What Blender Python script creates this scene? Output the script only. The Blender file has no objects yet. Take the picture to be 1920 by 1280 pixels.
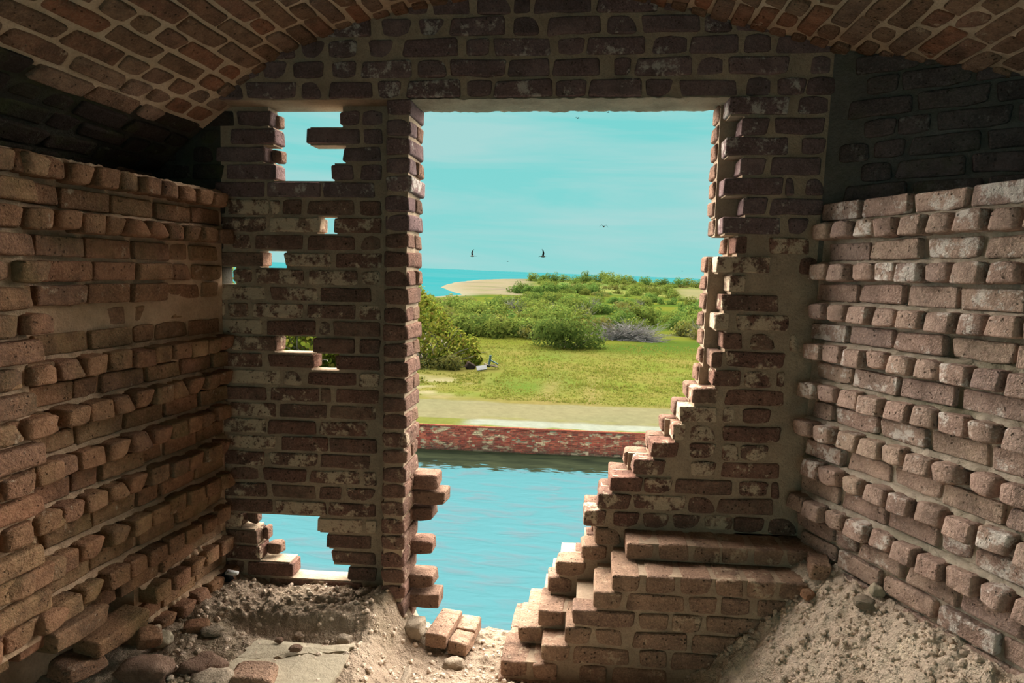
import bpy, bmesh, math, random
from mathutils import Vector, Matrix, noise
C = bpy.context.scene.collection
SC = bpy.context.scene
random.seed(11)

# ------------------------------------------------------------------ camera
YAW = 4.384; PITCH = 6.136; ROLL = 0.039
ya, pi_ = math.radians(YAW), math.radians(PITCH)
fwd = Vector((-math.sin(ya)*math.cos(pi_), math.cos(ya)*math.cos(pi_), -math.sin(pi_)))
r0 = Vector((math.cos(ya), math.sin(ya), 0)); u0 = r0.cross(fwd)
right = r0*math.cos(ROLL) + u0*math.sin(ROLL); up = u0*math.cos(ROLL) - r0*math.sin(ROLL)
CAM = Vector((0, -2.45, 1.5))
cd = bpy.data.cameras.new('camera'); cam = bpy.data.objects.new('camera', cd); C.objects.link(cam)
cam.matrix_world = Matrix(((right.x, up.x, -fwd.x, CAM.x), (right.y, up.y, -fwd.y, CAM.y), (right.z, up.z, -fwd.z, CAM.z), (0, 0, 0, 1)))
cd.sensor_width = 36; cd.lens = 1200/1920*36; cd.shift_x = -53/1920
cd.clip_start = 0.05; cd.clip_end = 60000
SC.camera = cam

# ------------------------------------------------------------------ sky, sun, exposure
SC.view_settings.view_transform = 'Standard'; SC.view_settings.look = 'None'
SC.view_settings.exposure = 0.0; SC.view_settings.gamma = 1.0
SC.view_settings.use_curve_mapping = False
# the high sun stands behind the fort; an added, very wide and soft sun lamp over the sea fills the room
SUN = dict(e=2.9, elev=52, az=200, angle=4, col=(1.0, 0.90, 0.74))
SKY_FILL = dict(e=54.0, elev=27, az=-26, angle=150, col=(1.0, 0.93, 0.85))
w = bpy.data.worlds.new('sky'); SC.world = w; w.use_nodes = True
nt = w.node_tree; nt.nodes.clear()
def WN(t, **k):
    n = nt.nodes.new(t)
    for a, b in k.items(): setattr(n, a, b)
    return n
tc = WN('ShaderNodeTexCoord'); sep = WN('ShaderNodeSeparateXYZ'); nt.links.new(tc.outputs['Generated'], sep.inputs[0])
mp = WN('ShaderNodeMapping'); mp.inputs['Scale'].default_value = (1.3, 1.3, 15); mp.inputs['Location'].default_value = (3.1, 0.4, 0.35); mp.inputs['Rotation'].default_value = (0, 0.0, 0)
nt.links.new(tc.outputs['Generated'], mp.inputs[0])
n1 = WN('ShaderNodeTexNoise'); n1.inputs['Scale'].default_value = 1.5; n1.inputs['Detail'].default_value = 6; n1.inputs['Roughness'].default_value = 0.55
n1.inputs['Distortion'].default_value = 0.4
nt.links.new(mp.outputs[0], n1.inputs['Vector'])
cr = WN('ShaderNodeValToRGB'); cr.color_ramp.elements[0].position = 0.42; cr.color_ramp.elements[1].position = 0.64
nt.links.new(n1.outputs[0], cr.inputs[0])
el = WN('ShaderNodeValToRGB'); e = el.color_ramp.elements
e[0].position = 0.0; e[0].color = (0.285, 0.69, 0.665, 1); e[1].position = 0.30; e[1].color = (0.18, 0.655, 0.64, 1)
m = el.color_ramp.elements.new(0.10); m.color = (0.235, 0.68, 0.66, 1)
nt.links.new(sep.outputs['Z'], el.inputs[0])
mx = WN('ShaderNodeMix'); mx.data_type = 'RGBA'
nt.links.new(cr.outputs[0], mx.inputs[0]); nt.links.new(el.outputs[0], mx.inputs[6]); mx.inputs[7].default_value = (0.38, 0.69, 0.675, 1)
bg = WN('ShaderNodeBackground'); nt.links.new(mx.outputs[2], bg.inputs[0]); bg.inputs[1].default_value = 1.0
wo = WN('ShaderNodeOutputWorld'); nt.links.new(bg.outputs[0], wo.inputs[0])

for nm, q in (('sun', SUN), ('sky_fill_light', SKY_FILL)):
    sl = bpy.data.lights.new(nm, 'SUN'); sl.energy = q['e']; sl.angle = math.radians(q['angle']); sl.color = q['col']
    so = bpy.data.objects.new(nm, sl); C.objects.link(so); a_, e_ = math.radians(q['az']), math.radians(q['elev'])
    sd = Vector((math.sin(a_)*math.cos(e_), math.cos(a_)*math.cos(e_), math.sin(e_)))
    so.rotation_euler = sd.to_track_quat('Z', 'Y').to_euler(); so.location = sd*15

# ------------------------------------------------------------------ materials
def mat(name, build, rough=1.0, spec=0.0):
    m = bpy.data.materials.new(name); m.use_nodes = True
    t = m.node_tree; t.nodes.clear()
    o = t.nodes.new('ShaderNodeOutputMaterial'); b = t.nodes.new('ShaderNodeBsdfPrincipled')
    b.inputs['Roughness'].default_value = rough; b.inputs['Specular IOR Level'].default_value = spec
    t.links.new(b.outputs[0], o.inputs[0])
    def N(ty, **k):
        n = t.nodes.new(ty)
        for a, v in k.items():
            if a.startswith('i_'): n.inputs[a[2:].replace('_', ' ')].default_value = v
            else: setattr(n, a, v)
        return n
    build(t, N, b, t.links.new)
    return m
def ramp(N, stops, interp='LINEAR'):
    n = N('ShaderNodeValToRGB'); n.color_ramp.interpolation = interp
    el = n.color_ramp.elements
    while len(el) < len(stops): el.new(0.5)
    for e, (p, c) in zip(el, stops):
        e.position = p; e.color = (c, c, c, 1) if isinstance(c, (int, float)) else (*c, 1)
    return n
def mixc(N, L, fac, a, b, mode='MIX'):
    n = N('ShaderNodeMix', data_type='RGBA', blend_type=mode)
    for s, v in ((0, fac), (6, a), (7, b)):
        if hasattr(v, 'links') or hasattr(v, 'is_linked'): L(v, n.inputs[s])
        elif s == 0: n.inputs[0].default_value = v
        else: n.inputs[s].default_value = (*v, 1)
    return n.outputs[2]
def math_(N, L, op, a, b=0.0, clamp=False):
    n = N('ShaderNodeMath', operation=op, use_clamp=clamp)
    for i, v in enumerate((a, b)):
        if hasattr(v, 'is_linked'): L(v, n.inputs[i])
        else: n.inputs[i].default_value = v
    return n.outputs[0]

def brick_mat(name, palette, lime=(0.62, 0.53, 0.38), lime_amt=0.5, pits=0.8, dirt=0.4, bump=0.6, moss=0.0, rand='obj'):
    def f(t, N, b, L):
        geo = N('ShaderNodeNewGeometry'); oi = N('ShaderNodeObjectInfo')
        rnd = oi.outputs['Random'] if rand == 'obj' else geo.outputs['Random Per Island']
        off = N('ShaderNodeVectorMath', operation='SCALE'); cmb = N('ShaderNodeCombineXYZ')
        L(rnd, cmb.inputs[0]); L(math_(N, L, 'MULTIPLY', rnd, 7.3), cmb.inputs[1]); L(cmb.outputs[0], off.inputs[0]); off.inputs['Scale'].default_value = 13
        pos = N('ShaderNodeVectorMath', operation='ADD'); L(geo.outputs['Position'], pos.inputs[0]); L(off.outputs[0], pos.inputs[1])
        P = pos.outputs[0]
        def nz(s, d=4, r=0.6):
            n = N('ShaderNodeTexNoise', i_Scale=s, i_Detail=d, i_Roughness=r); L(P, n.inputs['Vector']); return n.outputs[0]
        base = ramp(N, [(i/(len(palette)-1), c) for i, c in enumerate(palette)]); L(rnd, base.inputs[0])
        n_mid = nz(22, 5, .65); n_fine = nz(140, 3, .7); n_big = nz(7, 4, .6)
        c = mixc(N, L, math_(N, L, 'MULTIPLY', ramp_out(N, L, n_mid, .38, .68), 0.7), base.outputs[0], tuple(x*0.55 for x in palette[1]))
        c = mixc(N, L, math_(N, L, 'MULTIPLY', ramp_out(N, L, n_fine, .45, .7), 0.6), c, tuple(min(1, x*1.35) for x in palette[0]))
        # soot and grime
        c = mixc(N, L, math_(N, L, 'MULTIPLY', ramp_out(N, L, n_big, .5, .72), dirt), c, (0.035, 0.03, 0.027))
        # lime wash remains, amount differs from brick to brick
        r2 = math_(N, L, 'FRACT', math_(N, L, 'MULTIPLY', rnd, 17.31))
        th = math_(N, L, 'SUBTRACT', 0.80, math_(N, L, 'MULTIPLY', r2, 0.36*lime_amt))
        nl = math_(N, L, 'ADD', math_(N, L, 'MULTIPLY', nz(16, 6, .7), 0.8), math_(N, L, 'MULTIPLY', nz(90, 4, .7), 0.2))
        lf = math_(N, L, 'MULTIPLY', math_(N, L, 'SUBTRACT', nl, math_(N, L, 'MULTIPLY', th, 0.82)), 14, True)
        if lime_amt > 0: c = mixc(N, L, math_(N, L, 'MULTIPLY', lf, 0.75), c, lime)
        if moss > 0:
            mo = math_(N, L, 'MULTIPLY', ramp_out(N, L, nz(5, 5, .6), .52, .7), moss); c = mixc(N, L, mo, c, (0.07, 0.085, 0.03))
        dn = N('ShaderNodeTexNoise', i_Scale=60.0, i_Detail=2.0); L(P, dn.inputs['Vector'])
        dv = N('ShaderNodeVectorMath', operation='MULTIPLY_ADD'); L(dn.outputs['Color'], dv.inputs[0]); dv.inputs[1].default_value = (.02, .02, .02); L(P, dv.inputs[2])
        vp = N('ShaderNodeTexVoronoi', i_Scale=75.0); L(dv.outputs[0], vp.inputs['Vector'])
        pit = ramp(N, [(0.0, 1.0), (0.12, 1.0), (0.30, 0.0)]); L(vp.outputs['Distance'], pit.inputs[0])
        vs = N('ShaderNodeSeparateColor'); L(vp.outputs['Color'], vs.inputs[0])
        pm = math_(N, L, 'MULTIPLY', pit.outputs[0], math_(N, L, 'GREATER_THAN', vs.outputs[0], 1-0.28*pits))
        c = mixc(N, L, math_(N, L, 'MULTIPLY', pm, 0.6), c, (0.04, 0.028, 0.022))
        L(c, b.inputs['Base Color'])
        h = math_(N, L, 'ADD', math_(N, L, 'MULTIPLY', n_mid, 1.0), math_(N, L, 'MULTIPLY', n_fine, 0.35))
        h = math_(N, L, 'SUBTRACT', h, math_(N, L, 'MULTIPLY', pm, 0.6))
        bp = N('ShaderNodeBump', i_Strength=bump, i_Distance=0.018); L(h, bp.inputs['Height']); L(bp.outputs[0], b.inputs['Normal'])
    return mat(name, f)
def ramp_out(N, L, src, a, b_):
    r = ramp(N, [(a, 0.0), (b_, 1.0)]); L(src, r.inputs[0]); return r.outputs[0]

def earth_mat(name, cols, scale=6, bump=0.7, dist=0.012, specks=True, moss=0.0):
    def f(t, N, b, L):
        geo = N('ShaderNodeNewGeometry'); P = geo.outputs['Position']
        def nz(s, d=5, r=0.65):
            n = N('ShaderNodeTexNoise', i_Scale=s, i_Detail=d, i_Roughness=r); L(P, n.inputs['Vector']); return n.outputs[0]
        a = nz(scale); f2 = nz(scale*14, 4, .7)
        c = ramp(N, [(0.3, cols[0]), (0.5, cols[1]), (0.7, cols[2])]); L(a, c.inputs[0]); c = c.outputs[0]
        c = mixc(N, L, math_(N, L, 'MULTIPLY', ramp_out(N, L, f2, .45, .75), .5), c, tuple(x*.55 for x in cols[1]))
        if moss > 0:
            c = mixc(N, L, math_(N, L, 'MULTIPLY', ramp_out(N, L, nz(3.2), .52, .66), moss), c, (0.07, 0.08, 0.03))
        if specks:
            v = N('ShaderNodeTexVoronoi', i_Scale=scale*9); L(P, v.inputs['Vector'])
            s = ramp(N, [(0.0, 1.0), (0.2, 0.0)]); L(v.outputs['Distance'], s.inputs[0])
            c = mixc(N, L, math_(N, L, 'MULTIPLY', s.outputs[0], .5), c, tuple(x*.4 for x in cols[0]))
        L(c, b.inputs['Base Color'])
        h = math_(N, L, 'ADD', nz(scale*5), math_(N, L, 'MULTIPLY', f2, .6))
        bp = N('ShaderNodeBump', i_Strength=bump, i_Distance=dist); L(h, bp.inputs['Height']); L(bp.outputs[0], b.inputs['Normal'])
    return mat(name, f)

M = {}
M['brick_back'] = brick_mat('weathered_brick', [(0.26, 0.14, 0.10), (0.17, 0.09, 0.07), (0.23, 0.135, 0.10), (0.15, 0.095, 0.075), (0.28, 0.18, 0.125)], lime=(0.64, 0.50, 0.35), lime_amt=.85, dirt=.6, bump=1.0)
M['brick_lintel'] = brick_mat('veil_grey_brick', [(0.20, 0.135, 0.125), (0.15, 0.095, 0.09), (0.18, 0.125, 0.12), (0.22, 0.145, 0.135)], lime=(0.50, 0.44, 0.38), lime_amt=.5, dirt=.5)  # greyer brick: the lens veil is put into the colour
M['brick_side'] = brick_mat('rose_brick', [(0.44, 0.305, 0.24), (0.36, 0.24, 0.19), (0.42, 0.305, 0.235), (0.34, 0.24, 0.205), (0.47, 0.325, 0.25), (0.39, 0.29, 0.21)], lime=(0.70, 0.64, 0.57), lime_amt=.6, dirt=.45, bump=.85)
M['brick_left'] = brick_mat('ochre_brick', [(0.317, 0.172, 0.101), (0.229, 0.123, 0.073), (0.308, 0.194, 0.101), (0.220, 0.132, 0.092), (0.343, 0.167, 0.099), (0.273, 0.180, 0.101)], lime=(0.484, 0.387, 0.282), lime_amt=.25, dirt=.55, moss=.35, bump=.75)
M['brick_shaded'] = brick_mat('shaded_brick', [(0.12, 0.095, 0.09), (0.085, 0.07, 0.068), (0.10, 0.09, 0.08)], lime=(0.2, 0.19, 0.17), lime_amt=.4, dirt=.5, moss=.4)  # shade of the recess above the right ledge, painted into the brick
M['mortar_shaded'] = earth_mat('shaded_mortar', [(0.09, 0.085, 0.08), (0.12, 0.115, 0.10), (0.15, 0.14, 0.125)], 7, moss=.3)  # mortar of the same recess, its shade painted in
M['brick_vault'] = brick_mat('vault_brick', [(0.28, 0.165, 0.105), (0.20, 0.125, 0.085), (0.36, 0.155, 0.09), (0.22, 0.15, 0.115), (0.34, 0.22, 0.155), (0.24, 0.15, 0.09)], lime=(0.50, 0.38, 0.27), lime_amt=.3, dirt=.45, bump=1.0)
M['brick_dark'] = brick_mat('mould_shade_brick', [(0.06, 0.045, 0.036), (0.045, 0.034, 0.03), (0.055, 0.05, 0.034)], lime=(0.14, 0.13, 0.10), lime_amt=.3, dirt=.6, moss=.6)  # mouldy brick with the upper left shade painted into its colour
M['brick_step'] = brick_mat('step_brick', [(0.39, 0.25, 0.17), (0.28, 0.17, 0.12), (0.35, 0.23, 0.155), (0.27, 0.17, 0.125)], lime=(0.54, 0.42, 0.29), lime_amt=.45, dirt=.5, bump=1.0)
M['brick_pier'] = brick_mat('pier_brick', [(0.25, 0.145, 0.105), (0.17, 0.095, 0.075), (0.22, 0.135, 0.10), (0.16, 0.10, 0.08)], lime=(0.48, 0.37, 0.26), lime_amt=.45, dirt=.6, bump=1.0)
M['lump'] = earth_mat('mortar_lump', [(0.26, 0.205, 0.15), (0.36, 0.285, 0.21), (0.44, 0.35, 0.26)], 14, .9, .012)
M['brick_jamb'] = brick_mat('jamb_brick', [(0.24, 0.145, 0.10), (0.185, 0.105, 0.077), (0.215, 0.135, 0.096), (0.17, 0.10, 0.076)], lime=(0.29, 0.225, 0.16), lime_amt=.2, dirt=.5, bump=1.0)
M['dirt_brown'] = earth_mat('brown_rubble', [(0.27, 0.195, 0.137), (0.38, 0.285, 0.205), (0.45, 0.35, 0.255)], 5, 1.0, .03, moss=.25)
M['mortar_back'] = earth_mat('old_mortar', [(0.27, 0.195, 0.135), (0.36, 0.265, 0.185), (0.45, 0.335, 0.23)], 7)
M['mortar_side'] = earth_mat('grey_mortar', [(0.360, 0.294, 0.218), (0.460, 0.380, 0.294), (0.520, 0.437, 0.342)], 9, moss=.55)
M['mortar_left'] = earth_mat('sandy_mortar', [(0.380, 0.256, 0.159), (0.494, 0.336, 0.221), (0.570, 0.406, 0.265)], 8, moss=.2)
M['mortar_vault'] = earth_mat('vault_mortar', [(0.46, 0.34, 0.235), (0.57, 0.43, 0.30), (0.66, 0.51, 0.37)], 9)
M['mortar_dark'] = earth_mat('dark_mortar', [(0.045, 0.042, 0.035), (0.06, 0.055, 0.045), (0.085, 0.078, 0.06)], 7, moss=.4)  # mortar darkened by painted shade for the upper corners and haunches
M['dirt'] = earth_mat('lime_rubble', [(0.52, 0.40, 0.30), (0.70, 0.55, 0.42), (0.80, 0.65, 0.48)], 5, 1.0, .03, moss=.35)
M['slab'] = earth_mat('lime_plaster', [(0.32, 0.27, 0.195), (0.38, 0.32, 0.23), (0.42, 0.355, 0.26)], 4, .6, .01, specks=False)
M['stone'] = earth_mat('rubble_stone', [(0.50, 0.385, 0.29), (0.64, 0.50, 0.385), (0.74, 0.60, 0.45)], 14, .8, .01)
M['rock'] = earth_mat('dark_rubble', [(0.16, 0.10, 0.075), (0.22, 0.14, 0.10), (0.30, 0.20, 0.15)], 14, .9, .012)

# ------------------------------------------------------------------ helpers
SH = 0.023                                   # the old masonry has settled: its courses rise this much per metre to the right
def tag(o, label=None, cat=None, group=None, kind=None):
    if label: o['label'] = label
    if cat: o['category'] = cat
    if group: o['group'] = group
    if kind: o['kind'] = kind
    return o
def link(name, me, parent=None):
    o = bpy.data.objects.new(name, me); C.objects.link(o)
    if parent: o.parent = parent
    return o
def mesh(name, vs, fs, m=None, smooth=False):
    me = bpy.data.meshes.new(name); me.from_pydata(vs, [], fs)
    if m: me.materials.append(m)
    if smooth: me.polygons.foreach_set('use_smooth', [True]*len(me.polygons))
    me.update(); return me
def weigh(me):
    # large faces rule the normals, so worn blocks keep flat faces and soft arrises
    nv = [Vector() for _ in me.vertices]
    for p in me.polygons:
        a = p.normal*p.area**1.5
        for i in p.vertices: nv[i] += a
    me.normals_split_custom_set_from_vertices([v.normalized() for v in nv]); return me
BOXF = [(0, 3, 2, 1), (4, 5, 6, 7), (0, 1, 5, 4), (1, 2, 6, 5), (2, 3, 7, 6), (3, 0, 4, 7)]
class Boxes:
    """collects plain blocks of mortar in fort coordinates (z before settling)"""
    def __init__(s): s.v = []; s.f = []
    def box(s, x0, x1, y0, y1, z0, z1):
        s.prism([(x0, y0), (x1, y0), (x1, y1), (x0, y1)], z0, z1)
    def prism(s, poly, z0, z1):
        n = len(poly); b = len(s.v)
        for z in (z0, z1): s.v += [(x, y, z+SH*x) for x, y in poly]
        s.f.append(tuple(b+i for i in reversed(range(n)))); s.f.append(tuple(b+n+i for i in range(n)))
        for i in range(n):
            j = (i+1) % n; s.f.append((b+i, b+j, b+n+j, b+n+i))
    def build(s, name, m, parent=None): return link(name, mesh(name, s.v, s.f, m), parent)

# brick shapes: a worn block with rounded arrises; copies share these meshes
NOM = {'s': (0.205, 0.10, 0.061), 'h': (0.098, 0.20, 0.061), 'q': (0.05, 0.10, 0.061)}
POOL = {}
def brick_mesh(kind, m, var, worn):
    key = (kind, m, var, worn)
    if key in POOL: return POOL[key]
    L, D, H = NOM[kind]; rg = random.Random(hash((kind, var, worn)) & 0xffff if False else (var*31 + {'s': 1, 'h': 2, 'q': 3}[kind]*7 + int(worn*100)))
    r = 0.006 if worn < 1 else (0.009 if worn < 1.3 else 0.012)
    def cuts(h, n):
        inner = [-h/2+r + (h-2*r)*i/n for i in range(n+1)]
        return [-h/2] + inner + [h/2]
    xs = cuts(L, 3 if kind == 's' else 2); ys = cuts(D, 2 if kind == 'h' else 1); zs = cuts(H, 1)
    idx = {}; vs = []; fs = []
    seed = Vector((var*3.7+{'s': 0, 'h': 50, 'q': 90}[kind], var*1.3, worn*5))
    chips = [Vector((rg.choice((-1, 1))*L/2, -D/2, rg.choice((-1, 1))*H/2)) for _ in range(2 if worn < 1 else 3)]
    def vert(i, j, k):
        if (i, j, k) in idx: return idx[(i, j, k)]
        p = Vector((xs[i], ys[j], zs[k]))
        q = Vector((max(-L/2+r, min(L/2-r, p.x)), max(-D/2+r, min(D/2-r, p.y)), max(-H/2+r, min(H/2-r, p.z))))
        d = p-q
        if d.length > 1e-6: p = q + d.normalized()*r
        nv = noise.noise_vector(p*16+seed)*0.0042*worn + noise.noise_vector(p*50+seed)*0.0022*worn
        p = p + nv
        for ch in chips:
            dd = (p-ch).length
            rad = 0.018 + 0.008*worn
            if dd < rad: p = p - (ch.normalized()*min(.0085, .0075*worn*worn))*(1-dd/rad)
        idx[(i, j, k)] = len(vs); vs.append(p); return idx[(i, j, k)]
    nx, ny, nz_ = len(xs)-1, len(ys)-1, len(zs)-1
    for i in range(nx):
        for j in range(ny):
            fs.append((vert(i, j, 0), vert(i, j+1, 0), vert(i+1, j+1, 0), vert(i+1, j, 0)))
            fs.append((vert(i, j, nz_), vert(i+1, j, nz_), vert(i+1, j+1, nz_), vert(i, j+1, nz_)))
    for i in range(nx):
        for k in range(nz_):
            fs.append((vert(i, 0, k), vert(i+1, 0, k), vert(i+1, 0, k+1), vert(i, 0, k+1)))
            fs.append((vert(i, ny, k), vert(i, ny, k+1), vert(i+1, ny, k+1), vert(i+1, ny, k)))
    for j in range(ny):
        for k in range(nz_):
            fs.append((vert(0, j, k), vert(0, j, k+1), vert(0, j+1, k+1), vert(0, j+1, k)))
            fs.append((vert(nx, j, k), vert(nx, j+1, k), vert(nx, j+1, k+1), vert(nx, j, k+1)))
    me = weigh(mesh('brick', vs, fs, m, True)); POOL[key] = me; return me
def brick_obj(parent, c, L, D, H, m, basis=None, rz=0.0, worn=0.7, jit=1.0, kind=None, name='brick'):
    """one brick, centre c (world), length L, depth D, height H"""
    kind = kind or ('s' if L > 0.14 else ('h' if D > 0.14 else 'q'))
    me = brick_mesh(kind, m, random.randrange(5), worn)
    nl, nd, nh = NOM[kind]
    o = link(name, me, parent)
    R = basis if basis else (Matrix.Rotation(rz, 3, 'Z') @ Matrix.Rotation(-SH*math.cos(rz), 3, 'Y'))
    R = R @ Matrix.Rotation(random.gauss(0, .012*jit), 3, 'Z') @ Matrix.Rotation(random.gauss(0, .007*jit), 3, 'Y') @ Matrix.Rotation(random.gauss(0, .015*jit), 3, 'X')
    if random.random() < .5 and worn < 1.2: fl = -1
    else: fl = 1
    S = Matrix.Diagonal((L/nl*1.0, D/nd, H/nh))
    F = Matrix.Diagonal((fl, 1, 1)) if False else Matrix.Identity(3)
    o.matrix_local = Matrix.Translation(c) @ (R @ S @ F).to_4x4()
    return o
PITCH_Z = 0.0717
def zrow(i): return 2.12-PITCH_Z*(i-1)
BH = 0.061
def front_brick(parent, x0, x1, y, zc, m, depth=None, worn=0.7, h=BH, jit=1.0):
    """a brick of a wall parallel to X, its face at y"""
    L = x1-x0; D = depth if depth else (0.095 if L > .14 else 0.10)
    xc = (x0+x1)/2
    return brick_obj(parent, (xc, y+D/2+random.uniform(-.003, .004)*jit, zc+SH*xc), L, D, h*random.uniform(.97, 1.04), m, worn=worn, jit=jit)

# ================================================================== the casemate
rnd = random.Random(5)
# ---- sea-side wall: brick positions in mm along the wall, course by course from the lintel down
PANEL = {1:[(-1617,-1471),(-1460,-1315),(-1034,-949),(-944,-858)],2:[(-1619,-1528),(-1488,-1293),(-1167,-948),(-935,-857)],3:[(-1647,-1565),(-1552,-1336),(-1020,-861)],4:[(-1649,-1521),(-1503,-1292),(-1066,-975),(-945,-860)],5:[(-1559,-1346),(-1333,-1110),(-1101,-885)],6:[(-1548,-1514),(-1505,-1326),(-1320,-1279),(-1268,-1190),(-1167,-968),(-946,-858)],7:[(-1538,-1340),(-1327,-1111),(-1054,-857)],8:[(-1551,-1523),(-1487,-1409),(-1389,-1185),(-1165,-965),(-947,-856)],9:[(-1552,-1355),(-1267,-1064),(-1046,-855)],10:[(-1484,-1401),(-1383,-1179),(-1161,-952),(-939,-859)],11:[(-1557,-1345),(-1329,-1118),(-1109,-894)],12:[(-1555,-1520),(-1504,-1419),(-1398,-1186),(-1167,-962),(-947,-857)],13:[(-1554,-1357),(-1339,-1129),(-1117,-1068),(-1054,-856)],14:[(-1558,-1530),(-1495,-1293),(-1140,-963),(-941,-856)],15:[(-1542,-1361),(-1342,-1135),(-1044,-855)],16:[(-1553,-1532),(-1494,-1280),(-1269,-1190),(-1167,-951),(-940,-858)],17:[(-1530,-1341),(-1327,-1115),(-1106,-1064),(-1044,-860)],18:[(-1503,-1302),(-1290,-1082),(-1069,-866)],19:[(-1551,-1347),(-1340,-1126),(-1114,-904)],20:[(-1515,-1305),(-1277,-1075),(-1068,-864)],21:[(-1539,-1352),(-1334,-1121),(-1110,-895)],22:[(-1514,-1379),(-1362,-1170),(-1156,-938),(-920,-865)],23:[(-1544,-1342),(-1323,-1128),(-1114,-1019),(-993,-864)],24:[(-1545,-1314),(-1304,-1081),(-1074,-863)],25:[(-1546,-1462),(-1123,-925),(-909,-862)],26:[(-1540,-1386),(-1083,-885)],27:[(-1558,-1373),(-1062,-861)],28:[(-1537,-1453),(-1433,-1230),(-986,-860)],29:[(-1551,-1345),(-1335,-1130),(-1120,-917)]}
RIGHT = {1:[(464,678),(711,819)],2:[(515,613),(634,812)],3:[(466,690),(739,825)],4:[(521,612),(633,812)],5:[(466,680),(690,722),(762,829)],6:[(542,630),(640,835)],7:[(472,684),(712,788)],8:[(522,565),(645,795)],9:[(459,656),(762,838)],10:[(510,570)],11:[(488,699)],12:[(466,521),(544,745)],13:[(502,575),(605,694),(751,780)],14:[(464,505),(517,737)],15:[(475,578),(592,694),(715,743)],16:[(401,497),(525,748)],17:[(359,502),(522,568),(593,696)],18:[(337,386),(404,500),(526,744)],19:[(257,361),(408,510),(530,592),(602,708)],20:[(194,316),(412,505),(531,754)],21:[(105,231),(241,352),(358,581),(601,707),(727,757)],22:[(63,190),(200,404),(414,516),(526,741)],23:[(10,96),(129,233),(246,349),(361,470),(478,585),(596,714),(724,832)]}
OUTER = [442, 442, 443, 444, 445, 446, 451, 503, 434, 435, 437, 433, 436, 439, 426, 393, 349, 304, 251, 165, 105, 66, 10]
LINTEL = {1:[(-1483,-1380),(-1369,-1166),(-1147,-1069),(-1037,-865),(-842,-751),(-733,-525),(-507,-412),(-400,-179),(-171,-53),(-45,150),(164,264),(281,496),(523,611),(630,731),(737,846)],2:[(-1405,-1305),(-1300,-1199),(-1180,-1056),(-1029,-928),(-911,-714),(-693,-582),(-570,-359),(-349,-194),(-182,-8),(41,101),(121,328),(341,440),(455,669),(745,816)],3:[(-1277,-1171),(-1146,-1050),(-1042,-928),(-881,-784),(-750,-539),(-511,-421),(-411,-191),(-171,-66),(-60,155),(174,306),(314,488),(505,600),(621,826)],4:[(-1046,-873),(-830,-716),(-690,-591),(-573,-364),(-336,-239),(-210,-11),(9,117),(132,349),(360,458),(470,639)],5:[(-740,-659),(-643,-499),(-475,-348),(-336,-275),(-263,-47),(-29,191),(205,286),(298,373)]}

PY_ = 0.10                                   # the infill panel stands this far behind the wall face
PZ = {r: 2.104-0.0702*(r-1) for r in PANEL}
ALW = 0.195

# --- lintel and upper wall
mb = Boxes()
mb.box(-2.6, 2.6, .012, ALW, 2.150, 3.1)
mb.box(0.60, 2.6, .011, ALW, -.4, 2.150)
for r in range(1, 24):
    z0, z1 = zrow(r)-PITCH_Z/2, zrow(r)+PITCH_Z/2
    f0 = RIGHT[r][0][0]/1000; o0 = OUTER[r-1]/1000
    fu = RIGHT[r-1][0][0]/1000+.012 if r > 1 else -9; ou = OUTER[r-2]/1000+.014 if r > 1 else -9
    fa = f0+.012; oa = min(f0, o0)+.014
    if fa < .60:
        mb.box(max(fa, min(.6, fu)), .60, .011, .10, z0, z1)
        if fu > fa: mb.box(fa, min(.6, fu), .011, .10, z0, z1-.008)
    mb.box(max(oa, ou), .60, .10, ALW-.004, z0, z1)
    if ou > oa: mb.box(oa, ou, .10, ALW-.004, z0, z1-.008)
wall_back = mb.build('wall_back', M['mortar_back']); tag(wall_back, 'brick lintel, lens haze painted into its grey, and toothed brick wall to the right of the big opening', kind='structure')
for r, z in zip((1, 2, 3, 4, 5), (2.186, 2.261, 2.336, 2.411, 2.484)):
    for a, b in LINTEL[r]: front_brick(wall_back, a/1000, b/1000, 0.002, z, M['brick_lintel'], worn=1.0, h=.064)
for a, b in ((-300, -100), (-85, 10), (25, 230)): front_brick(wall_back, a/1000, b/1000, .002, 2.556, M['brick_lintel'])
for r in RIGHT:
    z = zrow(r)
    mm = M['brick_lintel'] if r < 8 else M['brick_back']
    for k, (a, b) in enumerate(RIGHT[r]):
        front_brick(wall_back, a/1000, b/1000, 0.0, z, mm, worn=1.0 if k else .7)
    o0 = OUTER[r-1]/1000
    x = o0; k = 0
    lim = max(RIGHT[r][0][0]/1000+.12, o0+.12)
    while x < lim:
        L = (.205 if (r+k) % 2 else .10)
        front_brick(wall_back, x, x+L, .104, z, M['brick_jamb'], depth=.092, worn=1.0); x += L+.012; k += 1
# rough underside of the lintel
vs = []; fs = []; m_ = 110
for i in range(m_+1):
    x = -.74+1.22*i/m_
    for k, y in enumerate((.006, .05, .10, .15, .188, .197)):
        dz = -.004-.008*abs(noise.noise(Vector((x*9, y*14, 1))))-.006*noise.noise(Vector((x*40, y*30, 2)))
        if k in (0, 5): dz += .002
        vs.append((x, y, 2.152+dz+SH*x))
for i in range(m_):
    for k in range(5): a_ = i*6+k; fs.append((a_, a_+1, a_+7, a_+6))
link('mortar_soffit', mesh('mortar_soffit', vs, fs, M['mortar_back'], True), wall_back)
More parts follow.
